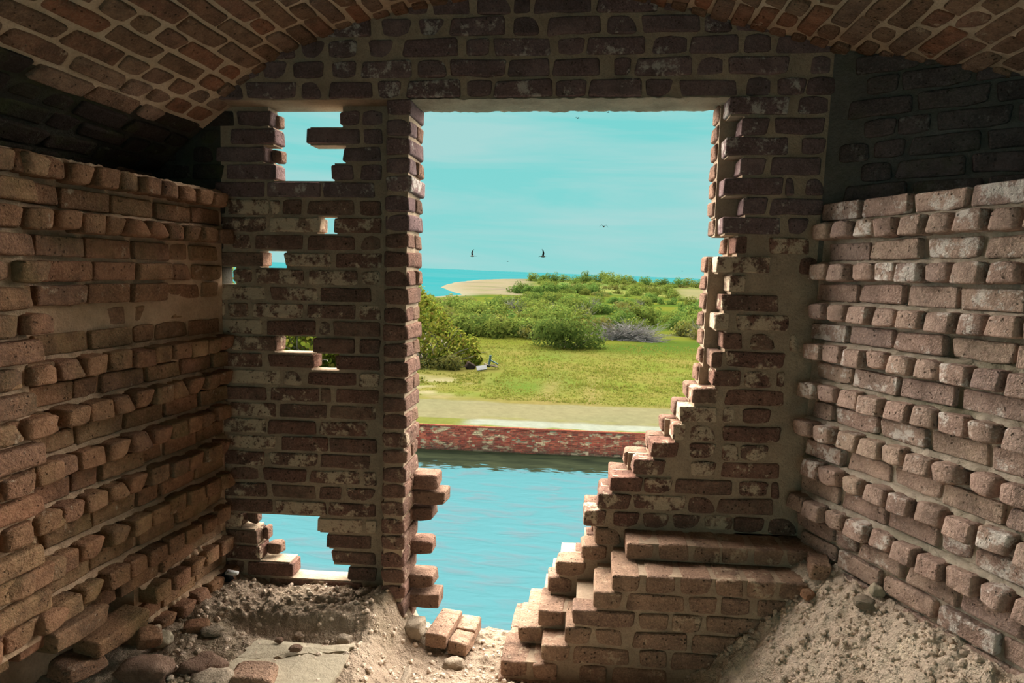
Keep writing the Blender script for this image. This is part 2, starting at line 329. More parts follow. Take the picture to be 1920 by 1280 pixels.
# --- step block under the opening's right side: three faces, each half a brick nearer
STEP = {24: {0: .054, 1: .175}, 25: {0: .005, 2: .12}, 26: {0: -.09, 2: .06}, 27: {0: -.122, 2: -.017}, 28: {0: -.15, 1: -.145, 2: -.04},
        29: {0: -.20, 1: -.224, 2: -.123}, 30: {0: -.27, 2: -.272}, 31: {0: -.28, 2: -.284}, 32: {2: -.288}, 33: {2: -.29}, 34: {2: -.29}}
FACE = {0: 0.0, 1: -.125, 2: -.235}
SBR = {(24, 1): [(.175, .283), (.295, .407), (.42, .522), (.53, .63), (.645, .75), (.765, .87)],
       (25, 2): [(.123, .222), (.244, .352), (.366, .476), (.49, .588), (.60, .70), (.712, .81)],
       (26, 2): [(.060, .163), (.178, .386), (.40, .50), (.515, .62), (.64, .75)],
       (27, 2): [(-.016, .211), (.226, .332), (.346, .45), (.465, .66)],
       (28, 2): [(-.039, .058), (.072, .172), (.21, .405), (.42, .62)],
       (29, 2): [(-.123, -.018), (-.006, .20), (.235, .335), (.35, .55)],
       (30, 2): [(-.272, -.166), (-.152, -.06), (.02, .12), (.14, .34)],
       (31, 2): [(-.284, -.08), (-.06, .05), (.06, .27)],
       (32, 2): [(-.288, -.18), (-.17, .03), (.05, .15)], (33, 2): [(-.29, -.09), (-.07, .13)], (34, 2): [(-.29, -.19), (-.17, .03)],
       (28, 1): [(-.145, -.044)], (29, 1): [(-.224, -.126)],
       (24, 0): [(.054, .160)], (25, 0): [(.005, .11)], (26, 0): [(-.09, .034)], (27, 0): [(-.122, -.024)],
       (30, 0): [(-.262, -.16)], (29, 0): [(-.20, -.10)]}
mb = Boxes()
for r, fr in STEP.items():
    z0, z1 = zrow(r)-PITCH_Z/2, zrow(r)+PITCH_Z/2
    ks = sorted(fr)
    for k in ks:
        nxt = [q for q in ks if q < k]
        y1 = FACE[max(nxt)] if nxt else ALW-.004
        ya_, yb_ = FACE[k]+.011, (y1+.011 if nxt else y1)
        ab = STEP.get(r-1, {0: .096} if r == 24 else {})
        xa = fr[k]+.014; xu = max(xa, ab[k]+.014) if k in ab else 1.25
        if k == 2 and r-1 not in (24,) and 2 not in ab: xu = 1.25
        if xu < 1.25: mb.box(xu, 1.25, ya_, yb_, z0, z1)
        if xu > xa: mb.box(xa, xu, ya_, yb_, z0, z1-.008)
wall_lower = mb.build('wall_back_lower', M['mortar_back']); tag(wall_lower, 'broken stepped brick masonry climbing to the right below the opening', kind='structure')
for (r, k), l in SBR.items():
    for a, b in l:
        hd = (b-a < .14)
        top = r in (24, 25, 26, 27, 28, 29, 30)
        if k == 0: D = .19 if r > 27 else .105
        elif k == 1: D = .20
        else: D = .20 if hd else .10
        front_brick(wall_lower, a, b, FACE[k], zrow(r), M['brick_step'], depth=D, worn=1.0, h=.063)
# outer skin behind the steps, seen as the ragged edge above the water
for r, x in ((24, .045), (25, .02), (26, -.02), (27, -.06), (28, -.10), (29, -.16), (30, -.22), (31, -.25)):
    front_brick(wall_lower, x, x+.2, .10, zrow(r), M['brick_jamb'], depth=.095, worn=1.0)

# --- infill panel on the left, pierced by missing bricks
mb = Boxes()
for r in PANEL:
    z0, z1 = PZ[r]-.0351, PZ[r]+.0351
    if r == 1: z1 = 2.16
    if r == 29: z0 = -.5
    runs = []
    for a, b in PANEL[r]:
        if runs and a-runs[-1][1] < 45: runs[-1][1] = b
        else: runs.append([a, b])
    for q, (a, b) in enumerate(runs):
        left = -1.53 if (q == 0 and r != 10) else a/1000+.014
        rt = -.80 if b > -925 else b/1000-.014
        if r == 29: left, rt = (-1.53, -.80)
        mb.box(left, rt, PY_+.008, ALW-.01, z0, z1)
panel = mb.build('wall_back_left', M['mortar_back']); tag(panel, 'thin brick infill wall with holes where bricks have fallen out', kind='structure')
for r in PANEL:
    for a, b in PANEL[r]:
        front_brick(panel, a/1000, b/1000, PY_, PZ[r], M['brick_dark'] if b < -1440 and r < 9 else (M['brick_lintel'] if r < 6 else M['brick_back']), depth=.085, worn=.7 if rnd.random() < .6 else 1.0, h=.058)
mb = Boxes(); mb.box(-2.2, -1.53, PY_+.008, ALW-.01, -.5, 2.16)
corner = mb.build('wall_back_corner', M['mortar_dark']); tag(corner, 'mouldy corner of the sea side wall above the left ledge, shade painted in', kind='structure')
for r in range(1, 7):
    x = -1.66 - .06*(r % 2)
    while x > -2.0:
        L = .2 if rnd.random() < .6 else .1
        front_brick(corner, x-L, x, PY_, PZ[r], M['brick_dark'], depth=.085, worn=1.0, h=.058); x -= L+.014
# broken stubs left in the holes
for x0, x1, r in ((-1.335, -1.30, 1), (-1.335, -1.29, 3), (-1.37, -1.305, 27), (-1.386, -1.36, 26), (-1.46, -1.41, 25)):
    front_brick(panel, x0, x1, PY_+.045, PZ[r], M['brick_jamb'], depth=.05, worn=1.4, h=.05)

# --- pier between panel and opening
mb = Boxes(); mb.box(-.800, -.722, .010, ALW-.008, -.3, 2.155); mb.box(-.80, -.735, .12, ALW, -.3, 2.155)
pier = mb.build('pillar', M['mortar_back']); tag(pier, 'narrow brick pier standing between the pierced panel and the opening', kind='structure')
for i in range(1, 31):
    z = zrow(i)
    mm = M['brick_lintel'] if i < 8 else M['brick_pier']
    if i % 2:
        front_brick(pier, -.811+rnd.uniform(-.003, .003), -.711+rnd.uniform(-.004, .006), 0, z, mm, depth=.195, worn=1.0)
    else:
        front_brick(pier, -.811, -.712+rnd.uniform(-.004, .004), 0, z, mm, depth=.10, worn=1.0)
        front_brick(pier, -.811, -.711+rnd.uniform(-.006, .006), .108, z, M['brick_jamb'], depth=.09, worn=1.0)
for r, x1, y, m_ in ((22, -.612, .138, 'brick_jamb'), (23, -.578, .138, 'brick_jamb'), (24, -.630, .138, 'brick_jamb'), (26, -.628, .118, 'brick_jamb'), (28, -.612, .105, 'brick_jamb')):
    front_brick(pier, -.74, x1, y, zrow(r), M[m_], depth=.105, worn=1.0)
front_brick(pier, -.735, -.585, .09, zrow(29)-.005, M['brick_jamb'], depth=.10, worn=.7)

# ---- splayed side walls: alternate header courses stand proud of the stretcher courses
def side_wall(name, label, P, ang, sgn, rows, smax, m, mm, top, poly, hp=.052, hw=.093, sw=.187):
    a = math.radians(ang); d = Vector((math.sin(a), math.cos(a))); n = Vector((math.cos(a), -math.sin(a)))*sgn
    rz = math.atan2(n.x, -n.y)
    mb = Boxes()
    for pl_, za, zb in (poly if isinstance(poly[0][0], list) else [(poly, -.5, top)]): mb.prism(pl_, za, zb)
    # bedding mortar under and between the proud headers
    wl = mb.build(name, mm); tag(wl, label, kind='structure')
    for (z, kind, s0) in rows:
        s = s0 + rnd.uniform(-.03, .03); k = 0
        while s < smax:
            hd = kind in ('H', 'R')
            if sgn > 0 and z < .39 and s > .50: break
            W = (hw-.011 if hd else sw-.011)*rnd.uniform(.93, 1.06)
            if not hd and rnd.random() < .12: W = hw
            proj = {'H': hp, 'S': 0.0, 'R': -.02}[kind] + rnd.gauss(0, .006)
            D = .14 if hd else .085
            c2 = Vector(P) - d*(s+W/2) + n*(proj-D/2)
            worn = .7 if rnd.random() < .5 else (1.3 if rnd.random() < .15 else 1.0)
            brick_obj(wl, (c2.x, c2.y, z+SH*c2.x+rnd.gauss(0, .0015)), W, D, BH*rnd.uniform(.95, 1.03), m, rz=rz, worn=worn, jit=1.1 if hd else .8)
            s += W + rnd.uniform(.008, .017); k += 1
    # ragged fillets of bedding mortar lying on the proud courses
    vs = []; fs = []
    for z, kind, s0 in rows:
        if kind != 'H': continue
        m_ = int(smax/.011); b0 = len(vs)
        for i in range(m_+1):
            q = s0+i*.011*(.5/smax if (sgn > 0 and z < .39) else 1); w_ = max(-.012, (.004 if sgn < 0 else -.006)+.022*noise.noise(Vector((q*11, z*9, 1)))+.016*noise.noise(Vector((q*40, z*9, 4)))); t_ = .003+.010*abs(noise.noise(Vector((q*30, z*5, 7))))
            for off, dz in ((-.02, .041), (-.008, .036+t_), (w_, .031+t_*.5), (w_+.008, .026)):
                c2 = Vector(P)-d*q+n*off; vs.append((c2.x, c2.y, z+dz+SH*c2.x))
        for i in range(m_):
            for k in range(3):
                a_ = b0+i*4+k; fs.append((a_, a_+4, a_+5, a_+1) if sgn > 0 else (a_, a_+1, a_+5, a_+4))
    bed = link('mortar_bed', mesh('mortar_bed', vs, fs, mm, True), wl); bed['kind'] = 'stuff'
    return wl, d, n, rz
def wall_poly(P, ang, sgn, smax, back, off):
    a = math.radians(ang); d = Vector((math.sin(a), math.cos(a))); n = Vector((math.cos(a), -math.sin(a)))*sgn
    p0 = Vector(P) + n*off; p1 = p0 - d*smax
    pl = [(p0.x, p0.y), (p1.x, p1.y), (back, p1.y), (back, p0.y)]
    return pl if sgn < 0 else list(reversed(pl))
LP, LA = (-1.51, .10), 3.45
lrows = []
for i in range(6, 30):
    kind = 'H' if i in (6, 8) or (i >= 14 and i % 2 == 0) else ('R' if i == 12 else 'S')
    lrows.append((zrow(i)+.012, kind, .015))
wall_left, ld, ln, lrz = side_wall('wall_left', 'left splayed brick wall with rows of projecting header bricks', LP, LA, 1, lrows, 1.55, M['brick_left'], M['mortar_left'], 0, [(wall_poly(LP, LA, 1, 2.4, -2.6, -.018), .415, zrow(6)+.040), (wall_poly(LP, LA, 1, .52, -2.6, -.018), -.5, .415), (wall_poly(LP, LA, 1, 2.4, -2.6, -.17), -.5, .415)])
RP, RA = (.82, 0.0), -23.8
rrows = [(1.735-.0715*k, 'H' if k % 2 and k <= 15 else 'S', .02 if k % 2 else .035) for k in range(0, 20)]
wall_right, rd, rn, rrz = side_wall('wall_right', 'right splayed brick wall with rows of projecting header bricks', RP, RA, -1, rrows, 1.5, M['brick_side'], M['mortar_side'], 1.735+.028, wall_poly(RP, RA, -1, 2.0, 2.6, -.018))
# the nearer, thicker end of the left wall, its courses left toothed
mb = Boxes()
a = Vector(LP)-ld*.93; b = Vector(LP)-ld*2.2
mb.prism([(a.x, a.y), (a.x+.035, a.y), (b.x+.035, b.y), (b.x, b.y)], .43, zrow(6)+.045)
wle = mb.build('wall_left_end', M['mortar_left']); tag(wle, 'thicker toothed brick end of the left wall nearest the viewer', kind='structure')
for i in range(6, 25):
    s = .86 + (.055 if i % 2 else 0) + rnd.uniform(-.015, .02); first = True
    while s < 1.5:
        W = (.088 if (i % 2 == 0) != (not first and False) else .178)*rnd.uniform(.9, 1.05)
        D = .12
        c2 = Vector(LP) - ld*(s+W/2) + ln*(.062+rnd.uniform(-.006, .018)-D/2)
        brick_obj(wle, (c2.x, c2.y, zrow(i)+.010+SH*c2.x), W, D, BH, M['brick_left'], rz=lrz, worn=1.3 if rnd.random() < .5 else 1.0, jit=1.6)
        s += W+.012; first = False

# ---- upper walls behind the ledges, shade painted into their colours
def upper_wall(name, label, P, ang, sgn, z0, rows, smax, poly, ztop, bm_, mm_):
    a = math.radians(ang); d = Vector((math.sin(a), math.cos(a))); n = Vector((math.cos(a), -math.sin(a)))*sgn
    rz = math.atan2(n.x, -n.y); mb = Boxes(); mb.prism(poly, 1.5, ztop); wl = mb.build(name, mm_); tag(wl, label, kind='structure')
    for k in range(rows):
        s = .02+rnd.uniform(0, .1)
        while s < smax:
            W = .2 if rnd.random() < .6 else .098
            c2 = Vector(P)-d*(s+W/2)+n*(-.04)
            brick_obj(wl, (c2.x, c2.y, z0+.073*k+SH*c2.x), W, .085, .062, bm_, rz=rz, worn=1.0); s += W+.013
    return wl
UR = -58
wur = upper_wall('wall_upper_right', 'brick wall above the right ledge, shade painted into its colour', (.822, -.002), UR, -1, 1.80, 8, 1.3, wall_poly((.82, 0), UR, -1, 1.45, 2.6, -.010), 2.6, M['brick_shaded'], M['mortar_shaded'])
wul = upper_wall('wall_upper_left', 'mossy brick wall above the left ledge, shade painted in', (-1.95, .08), 0, 1, 1.80, 3, 1.3, wall_poly((-1.95, .1), 0, 1, 1.5, -2.6, -.010), 2.3, M['brick_dark'], M['mortar_dark'])

# ---- barrel vault
PROF = [(-2.25, 1.30), (-2.1, 1.52), (-1.95, 1.72), (-1.72, 1.95), (-1.494, 2.126), (-1.25, 2.292), (-1.045, 2.380), (-.725, 2.468), (-.45, 2.505), (-.2, 2.515), (.03, 2.498), (.273, 2.458), (.498, 2.394), (.683, 2.345), (.82, 2.305), (1.07, 2.212), (1.29, 2.12), (1.6, 1.93), (1.9, 1.70), (2.1, 1.50), (2.25, 1.30)]
def cat(p0, p1, p2, p3, t): return 0.5*((2*p1)+(-p0+p2)*t+(2*p0-5*p1+4*p2-p3)*t*t+(-p0+3*p1-3*p2+p3)*t**3)
dense = []
for i in range(len(PROF)-1):
    q = [Vector(PROF[max(0, min(len(PROF)-1, i+k))]) for k in (-1, 0, 1, 2)]
    for s in range(12): dense.append(cat(*q, s/12))
dense.append(Vector(PROF[-1]))
arc = [0.0]
for p, q in zip(dense, dense[1:]): arc.append(arc[-1]+(q-p).length)
def on_arc(s):
    for i in range(len(arc)-1):
        if arc[i+1] >= s:
            t = (s-arc[i])/(arc[i+1]-arc[i]); p = dense[i].lerp(dense[i+1], t); d = (dense[i+1]-dense[i]).normalized(); return p, d
    return dense[-1], (dense[-1]-dense[-2]).normalized()
vs = []; fs = []; NP = 90
for thick in (.012, .30):
    for j in range(2):
        for i in range(NP+1):
            p, d = on_arc(arc[-1]*i/NP); n = Vector((-d.y, d.x)); q = p+n*thick
            vs.append((q.x, (0.10, -5.0)[j], q.y+SH*q.x))
def vi(t, j, i): return (t*2+j)*(NP+1)+i
for i in range(NP):
    fs.append((vi(0, 0, i), vi(0, 1, i), vi(0, 1, i+1), vi(0, 0, i+1))); fs.append((vi(1, 0, i), vi(1, 0, i+1), vi(1, 1, i+1), vi(1, 1, i)))
    fs.append((vi(0, 1, i), vi(1, 1, i), vi(1, 1, i+1), vi(0, 1, i+1)))
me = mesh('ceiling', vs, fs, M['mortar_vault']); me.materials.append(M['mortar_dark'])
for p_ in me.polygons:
    if p_.center.x < -1.60 or p_.center.x > 1.75: p_.material_index = 1  # haunches: mould, and shade painted in
ceiling = link('ceiling', me); tag(ceiling, 'low brick barrel vault over the room', kind='structure')
def pix(P):
    d = Vector(P)-CAM; z = d.dot(fwd)
    return (1013+1200*d.dot(right)/z, 640-1200*d.dot(up)/z) if z > .05 else (9e9, 9e9)
vb = []
nrow = int(arc[-1]/.0735)
for k in range(nrow):
    p, d = on_arc((k+.5)*.0735)
    y = .095 - rnd.uniform(0, .06)
    while y > -1.9:
        W = .2 if rnd.random() < .62 else .098
        c3 = Vector((p.x, y-W/2, p.y+SH*p.x)); vb.append((k, c3, d, W)); y -= W+rnd.uniform(.012, .026)
def vis(v):
    x, y = pix(v[1]); return -160 < x < 2080 and -130 < y < 330
seen = [v for v in vb if vis(v)]; rest = [v for v in vb if not vis(v)]
seen.sort(key=lambda v: (v[1]-CAM).length)
rest += seen[300:]; seen = seen[:300]
def vault_basis(d): 
    dv = Vector((d.x, 0, d.y+SH*d.x)).normalized(); ny = Vector((0, 1, 0)).cross(dv)   # local x = Y, local z = along the arc
    up_ = Vector((-dv.z, 0, dv.x))                                                     # outward from the room
    return Matrix((Vector((0, 1, 0)), up_, dv)).transposed()
for k, c3, d, W in seen:
    B = vault_basis(d); o = B.col[1]
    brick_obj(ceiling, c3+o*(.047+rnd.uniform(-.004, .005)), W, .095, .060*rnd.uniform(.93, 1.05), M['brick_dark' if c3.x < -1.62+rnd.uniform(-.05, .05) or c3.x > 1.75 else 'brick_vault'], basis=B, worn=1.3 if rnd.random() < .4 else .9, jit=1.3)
bmv = []; bmf = []
for k, c3, d, W in rest:
    B = vault_basis(d); me = brick_mesh('s' if W > .14 else 'q', M['brick_vault'], random.randrange(5), 1.0); nl, nd, nh = NOM['s' if W > .14 else 'q']
    b0 = len(bmv); off = c3+Vector(B.col[1])*.047
    for v in me.vertices: bmv.append(off + B @ Vector((v.co.x*W/nl, v.co.y*.095/nd, v.co.z*.06/nh)))
    for f in me.polygons: bmf.append(tuple(b0+i for i in f.vertices))
far_b = link('bricks_beyond', mesh('bricks_beyond', bmv, bmf, M['brick_vault'], True), ceiling); far_b['kind'] = 'stuff'

# ---- casemate piers and floor behind the viewer
mb = Boxes(); mb.box(-2.7, -2.0, -5.0, -2.2, -.4, 1.9); mb.box(2.0, 2.7, -5.0, -.7, -.4, 1.9)
mb.build('wall_rear_sides', M['brick_side']); tag(bpy.data.objects['wall_rear_sides'], 'plain side walls of the room behind the viewpoint', kind='structure')

# ---- floor: lime rubble, worn to the masonry at the opening, banked against the right wall
def fbm(x, y, s, o=4):
    v = 0; a = 1; 
    for _ in range(o):
        v += a*noise.noise(Vector((x*s, y*s, 3.3*s))); s *= 2.1; a *= .5
    return v
def smooth(t): t = max(0, min(1, t)); return t*t*(3-2*t)
def floor_z(x, y, detail=True):
    # level: .13 over the left half, down to the bare masonry (-.07) at the opening
    op = smooth((x+.80)/.14)*smooth((.05-x)/.25 if x > -.2 else 1)
    edge = -.066 + .19*smooth((-y-.05)/.55)
    lft = .135 + .05*smooth((y+.9)/.5)*smooth((-x-1.0)/.4)
    z = lft*(1-op) + edge*op
    if x > -.3: z = min(z, edge)
    # mass of old mortar at the foot of the panel
    lump = 0
    mx_ = smooth((x+1.52)/.25)*smooth((-.72-x)/.10); fy = -.18+.05*noise.noise(Vector((x*4, 0, 1)))
    my_ = smooth((y-fy)/.035)
    m = mx_*my_
    drop = (.175-.02*smooth((y-.02)/.1)) 
    if detail:
        lump = .026*abs(noise.noise(Vector((x*15, y*15, 2))))+.018*abs(noise.noise(Vector((x*33, y*33, 5))))
    hollow = -.05*smooth((x+1.45)/.2)*smooth((-.74-x)/.15)*math.exp(-((y-fy+.05)/.06)**2)
    z = z*(1-m) + (drop+lump-.02)*m + hollow
    # rubble round the pier foot
    z += .09*math.exp(-(((x+.70)/.10)**2+((y-.03)/.12)**2))
    # bank on the right
    u = x-(.82-min(0, y)*math.tan(math.radians(23.8)))
    mz = .47-.95*max(0, -u-.05)
    if u > -.05: mz = .47
    mz -= .10*smooth((y+.10)/.25)
    mz -= .16*smooth((-y-.75)/1.2)
    if x > -.1:
        k = mz-z
        z = z+max(0, k) if k > .04 else (z+ (k+.04)**2/.16 if k > -.04 else z)
    if detail:
        bank = 1 if (x > 0 and mz > z-.02) else 0
        z += fbm(x, y, 9, 4)*(.011+.010*bank) + max(0, noise.noise(Vector((x*26, y*26, 9))))*(.012+.014*bank) + max(0, noise.noise(Vector((x*48, y*48, 2)))-.05)*(.016+.012*bank) + noise.noise(Vector((x*80, y*80, 4)))*.003
    return z
nx, ny = 400, 320; X0, X1, Y0, Y1 = -1.75, 1.75, -2.3, .215
vs = []; fs = []
for j in range(ny+1):
    t = j/ny; y = Y1 + (Y0-Y1)*(t**1.5)
    for i in range(nx+1):
        x = X0+(X1-X0)*i/nx; z = floor_z(x, y) if y < .19 else floor_z(x, y)-.005; vs.append((x, y, z+SH*x))
for j in range(ny):
    for i in range(nx):
        a = j*(nx+1)+i; fs.append((a, a+nx+1, a+nx+2, a+1))
me = mesh('floor', vs, fs, M['dirt'], True); me.materials.append(M['dirt_brown'])
for p_ in me.polygons:
    if p_.center.x < .05: p_.material_index = 1
floor = link('floor', me); tag(floor, 'rubble covered floor, banked up against the right wall', kind='structure')
mb = Boxes(); mb.box(-2.7, 2.7, -5.0, .205, -.6, -.12); mb.box(-2.7, 2.7, -5.0, -2.2, -.13, .02)
mb.box(-.75, -.26, .02, .208, -.13, -.068)
mb.build('floor_masonry', M['brick_step'], None); tag(bpy.data.objects['floor_masonry'], 'bare brick sill of the opening under the rubble', kind='structure')
# cracked plaster skin on the floor
pts = [(-1.17, -.30), (-1.02, -.18), (-.86, -.20), (-.80, -.33), (-.82, -.62), (-1.0, -.72), (-1.16, -.60)]
def slab_piece(pl, name):
    vs = []; n = len(pl); ring = []
    for x, y in pl:
        ring.append((x, y))
    vs = [(x, y, floor_z(x, y, False)+.014+SH*x) for x, y in ring]+[(x, y, floor_z(x, y, False)-.03+SH*x) for x, y in ring]
    cx, cy_ = sum(x for x, y in pl)/n, sum(y for x, y in pl)/n
    vs.append((cx, cy_, floor_z(cx, cy_, False)+.016+SH*cx)); c = 2*n
    fs = [(i, (i+1) % n, c) for i in range(n)]+[(i, n+i, n+(i+1) % n, (i+1) % n) for i in range(n)]
    return link(name, mesh(name, vs, fs, M['slab']), floor)
def jag(pl, k=7):
    out = []
    for (x0, y0), (x1, y1) in zip(pl, pl[1:]+pl[:1]):
        for i in range(k):
            t = i/k; out.append((x0+(x1-x0)*t+rnd.gauss(0, .006), y0+(y1-y0)*t+rnd.gauss(0, .006)))
    return out
crack = [(-1.15, -.47), (-1.03, -.43), (-.93, -.39), (-.815, -.37)]
slab_piece(jag([(-1.17, -.33), (-1.03, -.20), (-.87, -.19), (-.80, -.31)][::-1][:0] or [(-1.16, -.455), (-1.03, -.415), (-.93, -.375), (-.818, -.355), (-.80, -.31), (-.86, -.265), (-1.0, -.27), (-1.15, -.34)]), 'plaster_slab')
slab_piece(jag([(-1.16, -.462), (-1.15, -.65), (-1.0, -.78), (-.80, -.70), (-.79, -.37), (-.818, -.361), (-.93, -.382), (-1.03, -.422)]), 'plaster_slab')
# rubble crumbs
ico = bmesh.new(); bmesh.ops.create_icosphere(ico, subdivisions=1, radius=1); iv = [v.co.copy() for v in ico.verts]; ifc = [tuple(v.index for v in f.verts) for f in ico.faces]; ico.free()
def rock_verts(c, s, seed, flat=.7):
    R = Matrix.Rotation(seed*2.1, 3, 'Z') @ Matrix.Rotation(seed*1.3, 3, 'X')
    return [Vector(c)+R @ Vector((v.x*s*(1+.35*noise.noise(v*1.7+Vector((seed, 0, 0)))), v.y*s*.8*(1+.35*noise.noise(v*1.9+Vector((0, seed, 0)))), v.z*s*flat)) for v in iv]
vs = []; fs = []
cnt = 0
while cnt < 7500:
    x = rnd.uniform(-1.45, .1) if cnt < 3000 else rnd.uniform(.3, 1.35); y = rnd.uniform(-1.0, .1)
    if x > .3 and x > .82-y*.44-.02: continue
    if cnt >= 3000 and fbm(x, y, 7, 2) < -.1 and rnd.random() < .7: continue
    if x < -.3 and rnd.random() < .35: pass
    z = floor_z(x, y, True); s = .003+(.012 if cnt < 3000 else .011)*rnd.random()**4
    if rnd.random() < .02: s *= 1.8
    b0 = len(vs); vs += rock_verts((x, y, z+SH*x+s*.25), s, rnd.uniform(0, 50)); fs += [tuple(b0+q for q in f) for f in ifc]; cnt += 1
rub = link('rubble', mesh('rubble', vs, fs, M['stone'])); tag(rub, 'crumbs of mortar and stone strewn over the floor', 'rubble', kind='stuff')

# ================================================================== loose pieces on the floor
def loose_brick(label, c, size, rz, m, tilt=(0, 0), worn=1.0, group=None, name='loose_brick', cat='brick'):
    L, D, H = size
    B = Matrix.Rotation(rz, 3, 'Z') @ Matrix.Rotation(tilt[0], 3, 'X') @ Matrix.Rotation(tilt[1], 3, 'Y')
    o = brick_obj(None, c, L, D, H, m, basis=B, worn=worn, jit=0, name=name)
    return tag(o, label, cat, group)
def rock(label, c, s, m, flat=.7, name='stone', sub=2):
    bm = bmesh.new(); bmesh.ops.create_icosphere(bm, subdivisions=3, radius=1)
    sx, sy, sz = s; sd = Vector((c[0]*9, c[1]*7, 3))
    for v in bm.verts:
        p = v.co.copy()
        k = 1+.30*noise.noise(p*1.3+sd)+.22*noise.noise(p*3.2+sd)+.13*noise.noise(p*7+sd)+.05*noise.noise(p*15+sd)
        q = Vector((max(-.8, min(.8, p.x)), max(-.8, min(.8, p.y)), max(-.75, min(.75, p.z))))
        v.co = Vector((q.x*sx*k, q.y*sy*k, q.z*sz*k))
    me = bpy.data.meshes.new(name); bm.to_mesh(me); bm.free(); me.materials.append(m); me.polygons.foreach_set('use_smooth', [True]*len(me.polygons))
    o = link(name, me); o.location = c
    return tag(o, label, 'stone')
def fz(x, y): return floor_z(x, y)+SH*x
loose_brick('large brick with an ochre side, topmost of the loose pile at the left wall', (-1.575, -.690, .352), (.20, .125, .066), math.radians(88), M['brick_left'], (.05, .02), 1.0)
loose_brick('reddish loose brick leaning beside the ochre sided one, left floor', (-1.525, -.565, .268), (.205, .105, .062), math.radians(83), M['brick_left'], (.08, -.05), 1.0)
loose_brick('green stained half brick lying in front of the ochre sided one', (-1.560, -.672, .215), (.125, .11, .064), math.radians(75), M['brick_left'], (.04, .03), 1.3)
loose_brick('small upright brick chunk at the end of the leaning reddish brick', (-1.435, -.515, .225), (.075, .06, .055), math.radians(40), M['brick_left'], (.5, .1), 1.3)
rock('dark pitted stone lump in the bottom left, right of the green stained half brick', (-1.380, -.600, fz(-1.38, -.6)+.03), (.088, .065, .045), M['rock'])
rock('flat dark stone between two lumps, bottom left of the plaster', (-1.225, -.535, fz(-1.225, -.535)+.02), (.082, .055, .032), M['rock'])
rock('pale pitted mortar lump in front of the flat dark stone', (-1.150, -.620, fz(-1.15, -.62)+.03), (.065, .055, .045), M['lump'])
loose_brick('worn brown brick end lying by the plaster slab, bottom left', (-1.040, -.565, fz(-1.04, -.565)+.035), (.135, .095, .062), math.radians(8), M['brick_step'], (.05, .04), 1.3)
rock('small dark pebble resting on the plaster slab', (-.985, -.385, fz(-.985, -.385)+.034), (.026, .015, .013), M['rock'])
rock('tiny brown pebble at the upper edge of the plaster slab', (-1.065, -.345, fz(-1.065, -.345)+.03), (.017, .012, .010), M['rock'])
rock('rounded mortar lump above the right end of the plaster slab', (-.865, -.235, fz(-.865, -.235)+.02), (.032, .026, .026), M['lump'])
loose_brick('broken orange brick bit on the floor near the left wall', (-1.385, -.335, fz(-1.385, -.335)+.012), (.085, .05, .034), math.radians(25), M['brick_left'], (.2, .1), 1.3)
rock('flat grey stone chip right of the orange brick bit', (-1.315, -.350, fz(-1.315, -.35)+.012), (.04, .028, .014), M['lump'])
rock('pale rounded stone against the foot of the left wall', (-1.440, -.440, fz(-1.44, -.44)+.02), (.034, .03, .026), M['slab'])
loose_brick('brown loose brick lying end on beside the pier foot, higher of two', (-.555, .080, -.012), (.092, .205, .062), math.radians(-7), M['brick_step'], (0, .03), .7)
loose_brick('reddish loose brick low at the edge of the sill, front of two in line', (-.470, .020, -.036), (.085, .10, .058), math.radians(-14), M['brick_step'], (.02, 0), 1.0)
loose_brick('reddish loose brick low at the edge of the sill, rear of two in line', (-.462, .135, -.036), (.088, .11, .058), math.radians(-6), M['brick_step'], (0, 0), .7)
rock('grey mortar lump wedged between the pier foot and the loose brick', (-.665, .02, fz(-.665, .02)+.02), (.055, .05, .045), M['lump'])
rock('stick shaped piece of mortar lying on the floor below the pier', (-.612, -.300, fz(-.612, -.3)+.012), (.016, .062, .014), M['lump'])
rock('mossy mortar lump in front of the low reddish bricks', (-.475, -.085, fz(-.475, -.085)+.015), (.045, .035, .03), M['lump'])
loose_brick('half brick standing at the right end of the lower step', (.852, -.190, .498), (.066, .108, .060), math.radians(-12), M['brick_step'], (0, .02), .7)
rock('brown stone sunk in the rubble bank, low on its left flank', (.735, -.56, fz(.735, -.56)+.01), (.04, .03, .03), M['rock'])
loose_brick('red brick bit poking from the upper rubble bank', (.80, -.262, fz(.80, -.262)+.006), (.05, .035, .03), math.radians(30), M['brick_left'], (.2, .1), 1.3)
rock('white lump of lime on the rubble bank against the right wall', (.975, -.375, fz(.975, -.375)+.01), (.024, .02, .022), M['slab'])
rock('grey mortar lump high on the rubble bank near the right wall', (.93, -.40, fz(.93, -.40)+.008), (.042, .028, .02), M['lump'])
e_ = bpy.data.objects.new('plastic_scrap', None); C.objects.link(e_); e_.location = (-1.475, .015, fz(-1.475, .015)+.012); tag(e_, 'black and white scrap of rubbish in the left corner of the floor', 'litter')
M['black'] = earth_mat('black_plastic', [(.008, .008, .009), (.012, .012, .012), (.02, .02, .02)], 5, .3, specks=False); M['white_scrap'] = earth_mat('white_scrap', [(.5, .48, .46), (.6, .58, .55), (.65, .63, .6)], 5, .3, specks=False)
vs = [(-.022, -.016, 0), (.02, -.018, 0), (.026, .014, 0), (-.018, .016, 0), (-.014, -.008, .032), (.012, -.010, .042), (.014, .008, .038), (-.010, .010, .036)]
link('sack', mesh('sack', vs, BOXF, M['black'], True), e_)
vs = [(.0, -.012, .028), (.05, -.016, .030), (.056, -.004, .034), (.004, .002, .034), (.0, -.012, .038), (.05, -.014, .040), (.056, -.002, .044), (.004, .004, .046)]
link('flap', mesh('flap', vs, BOXF, M['white_scrap'], True), e_)


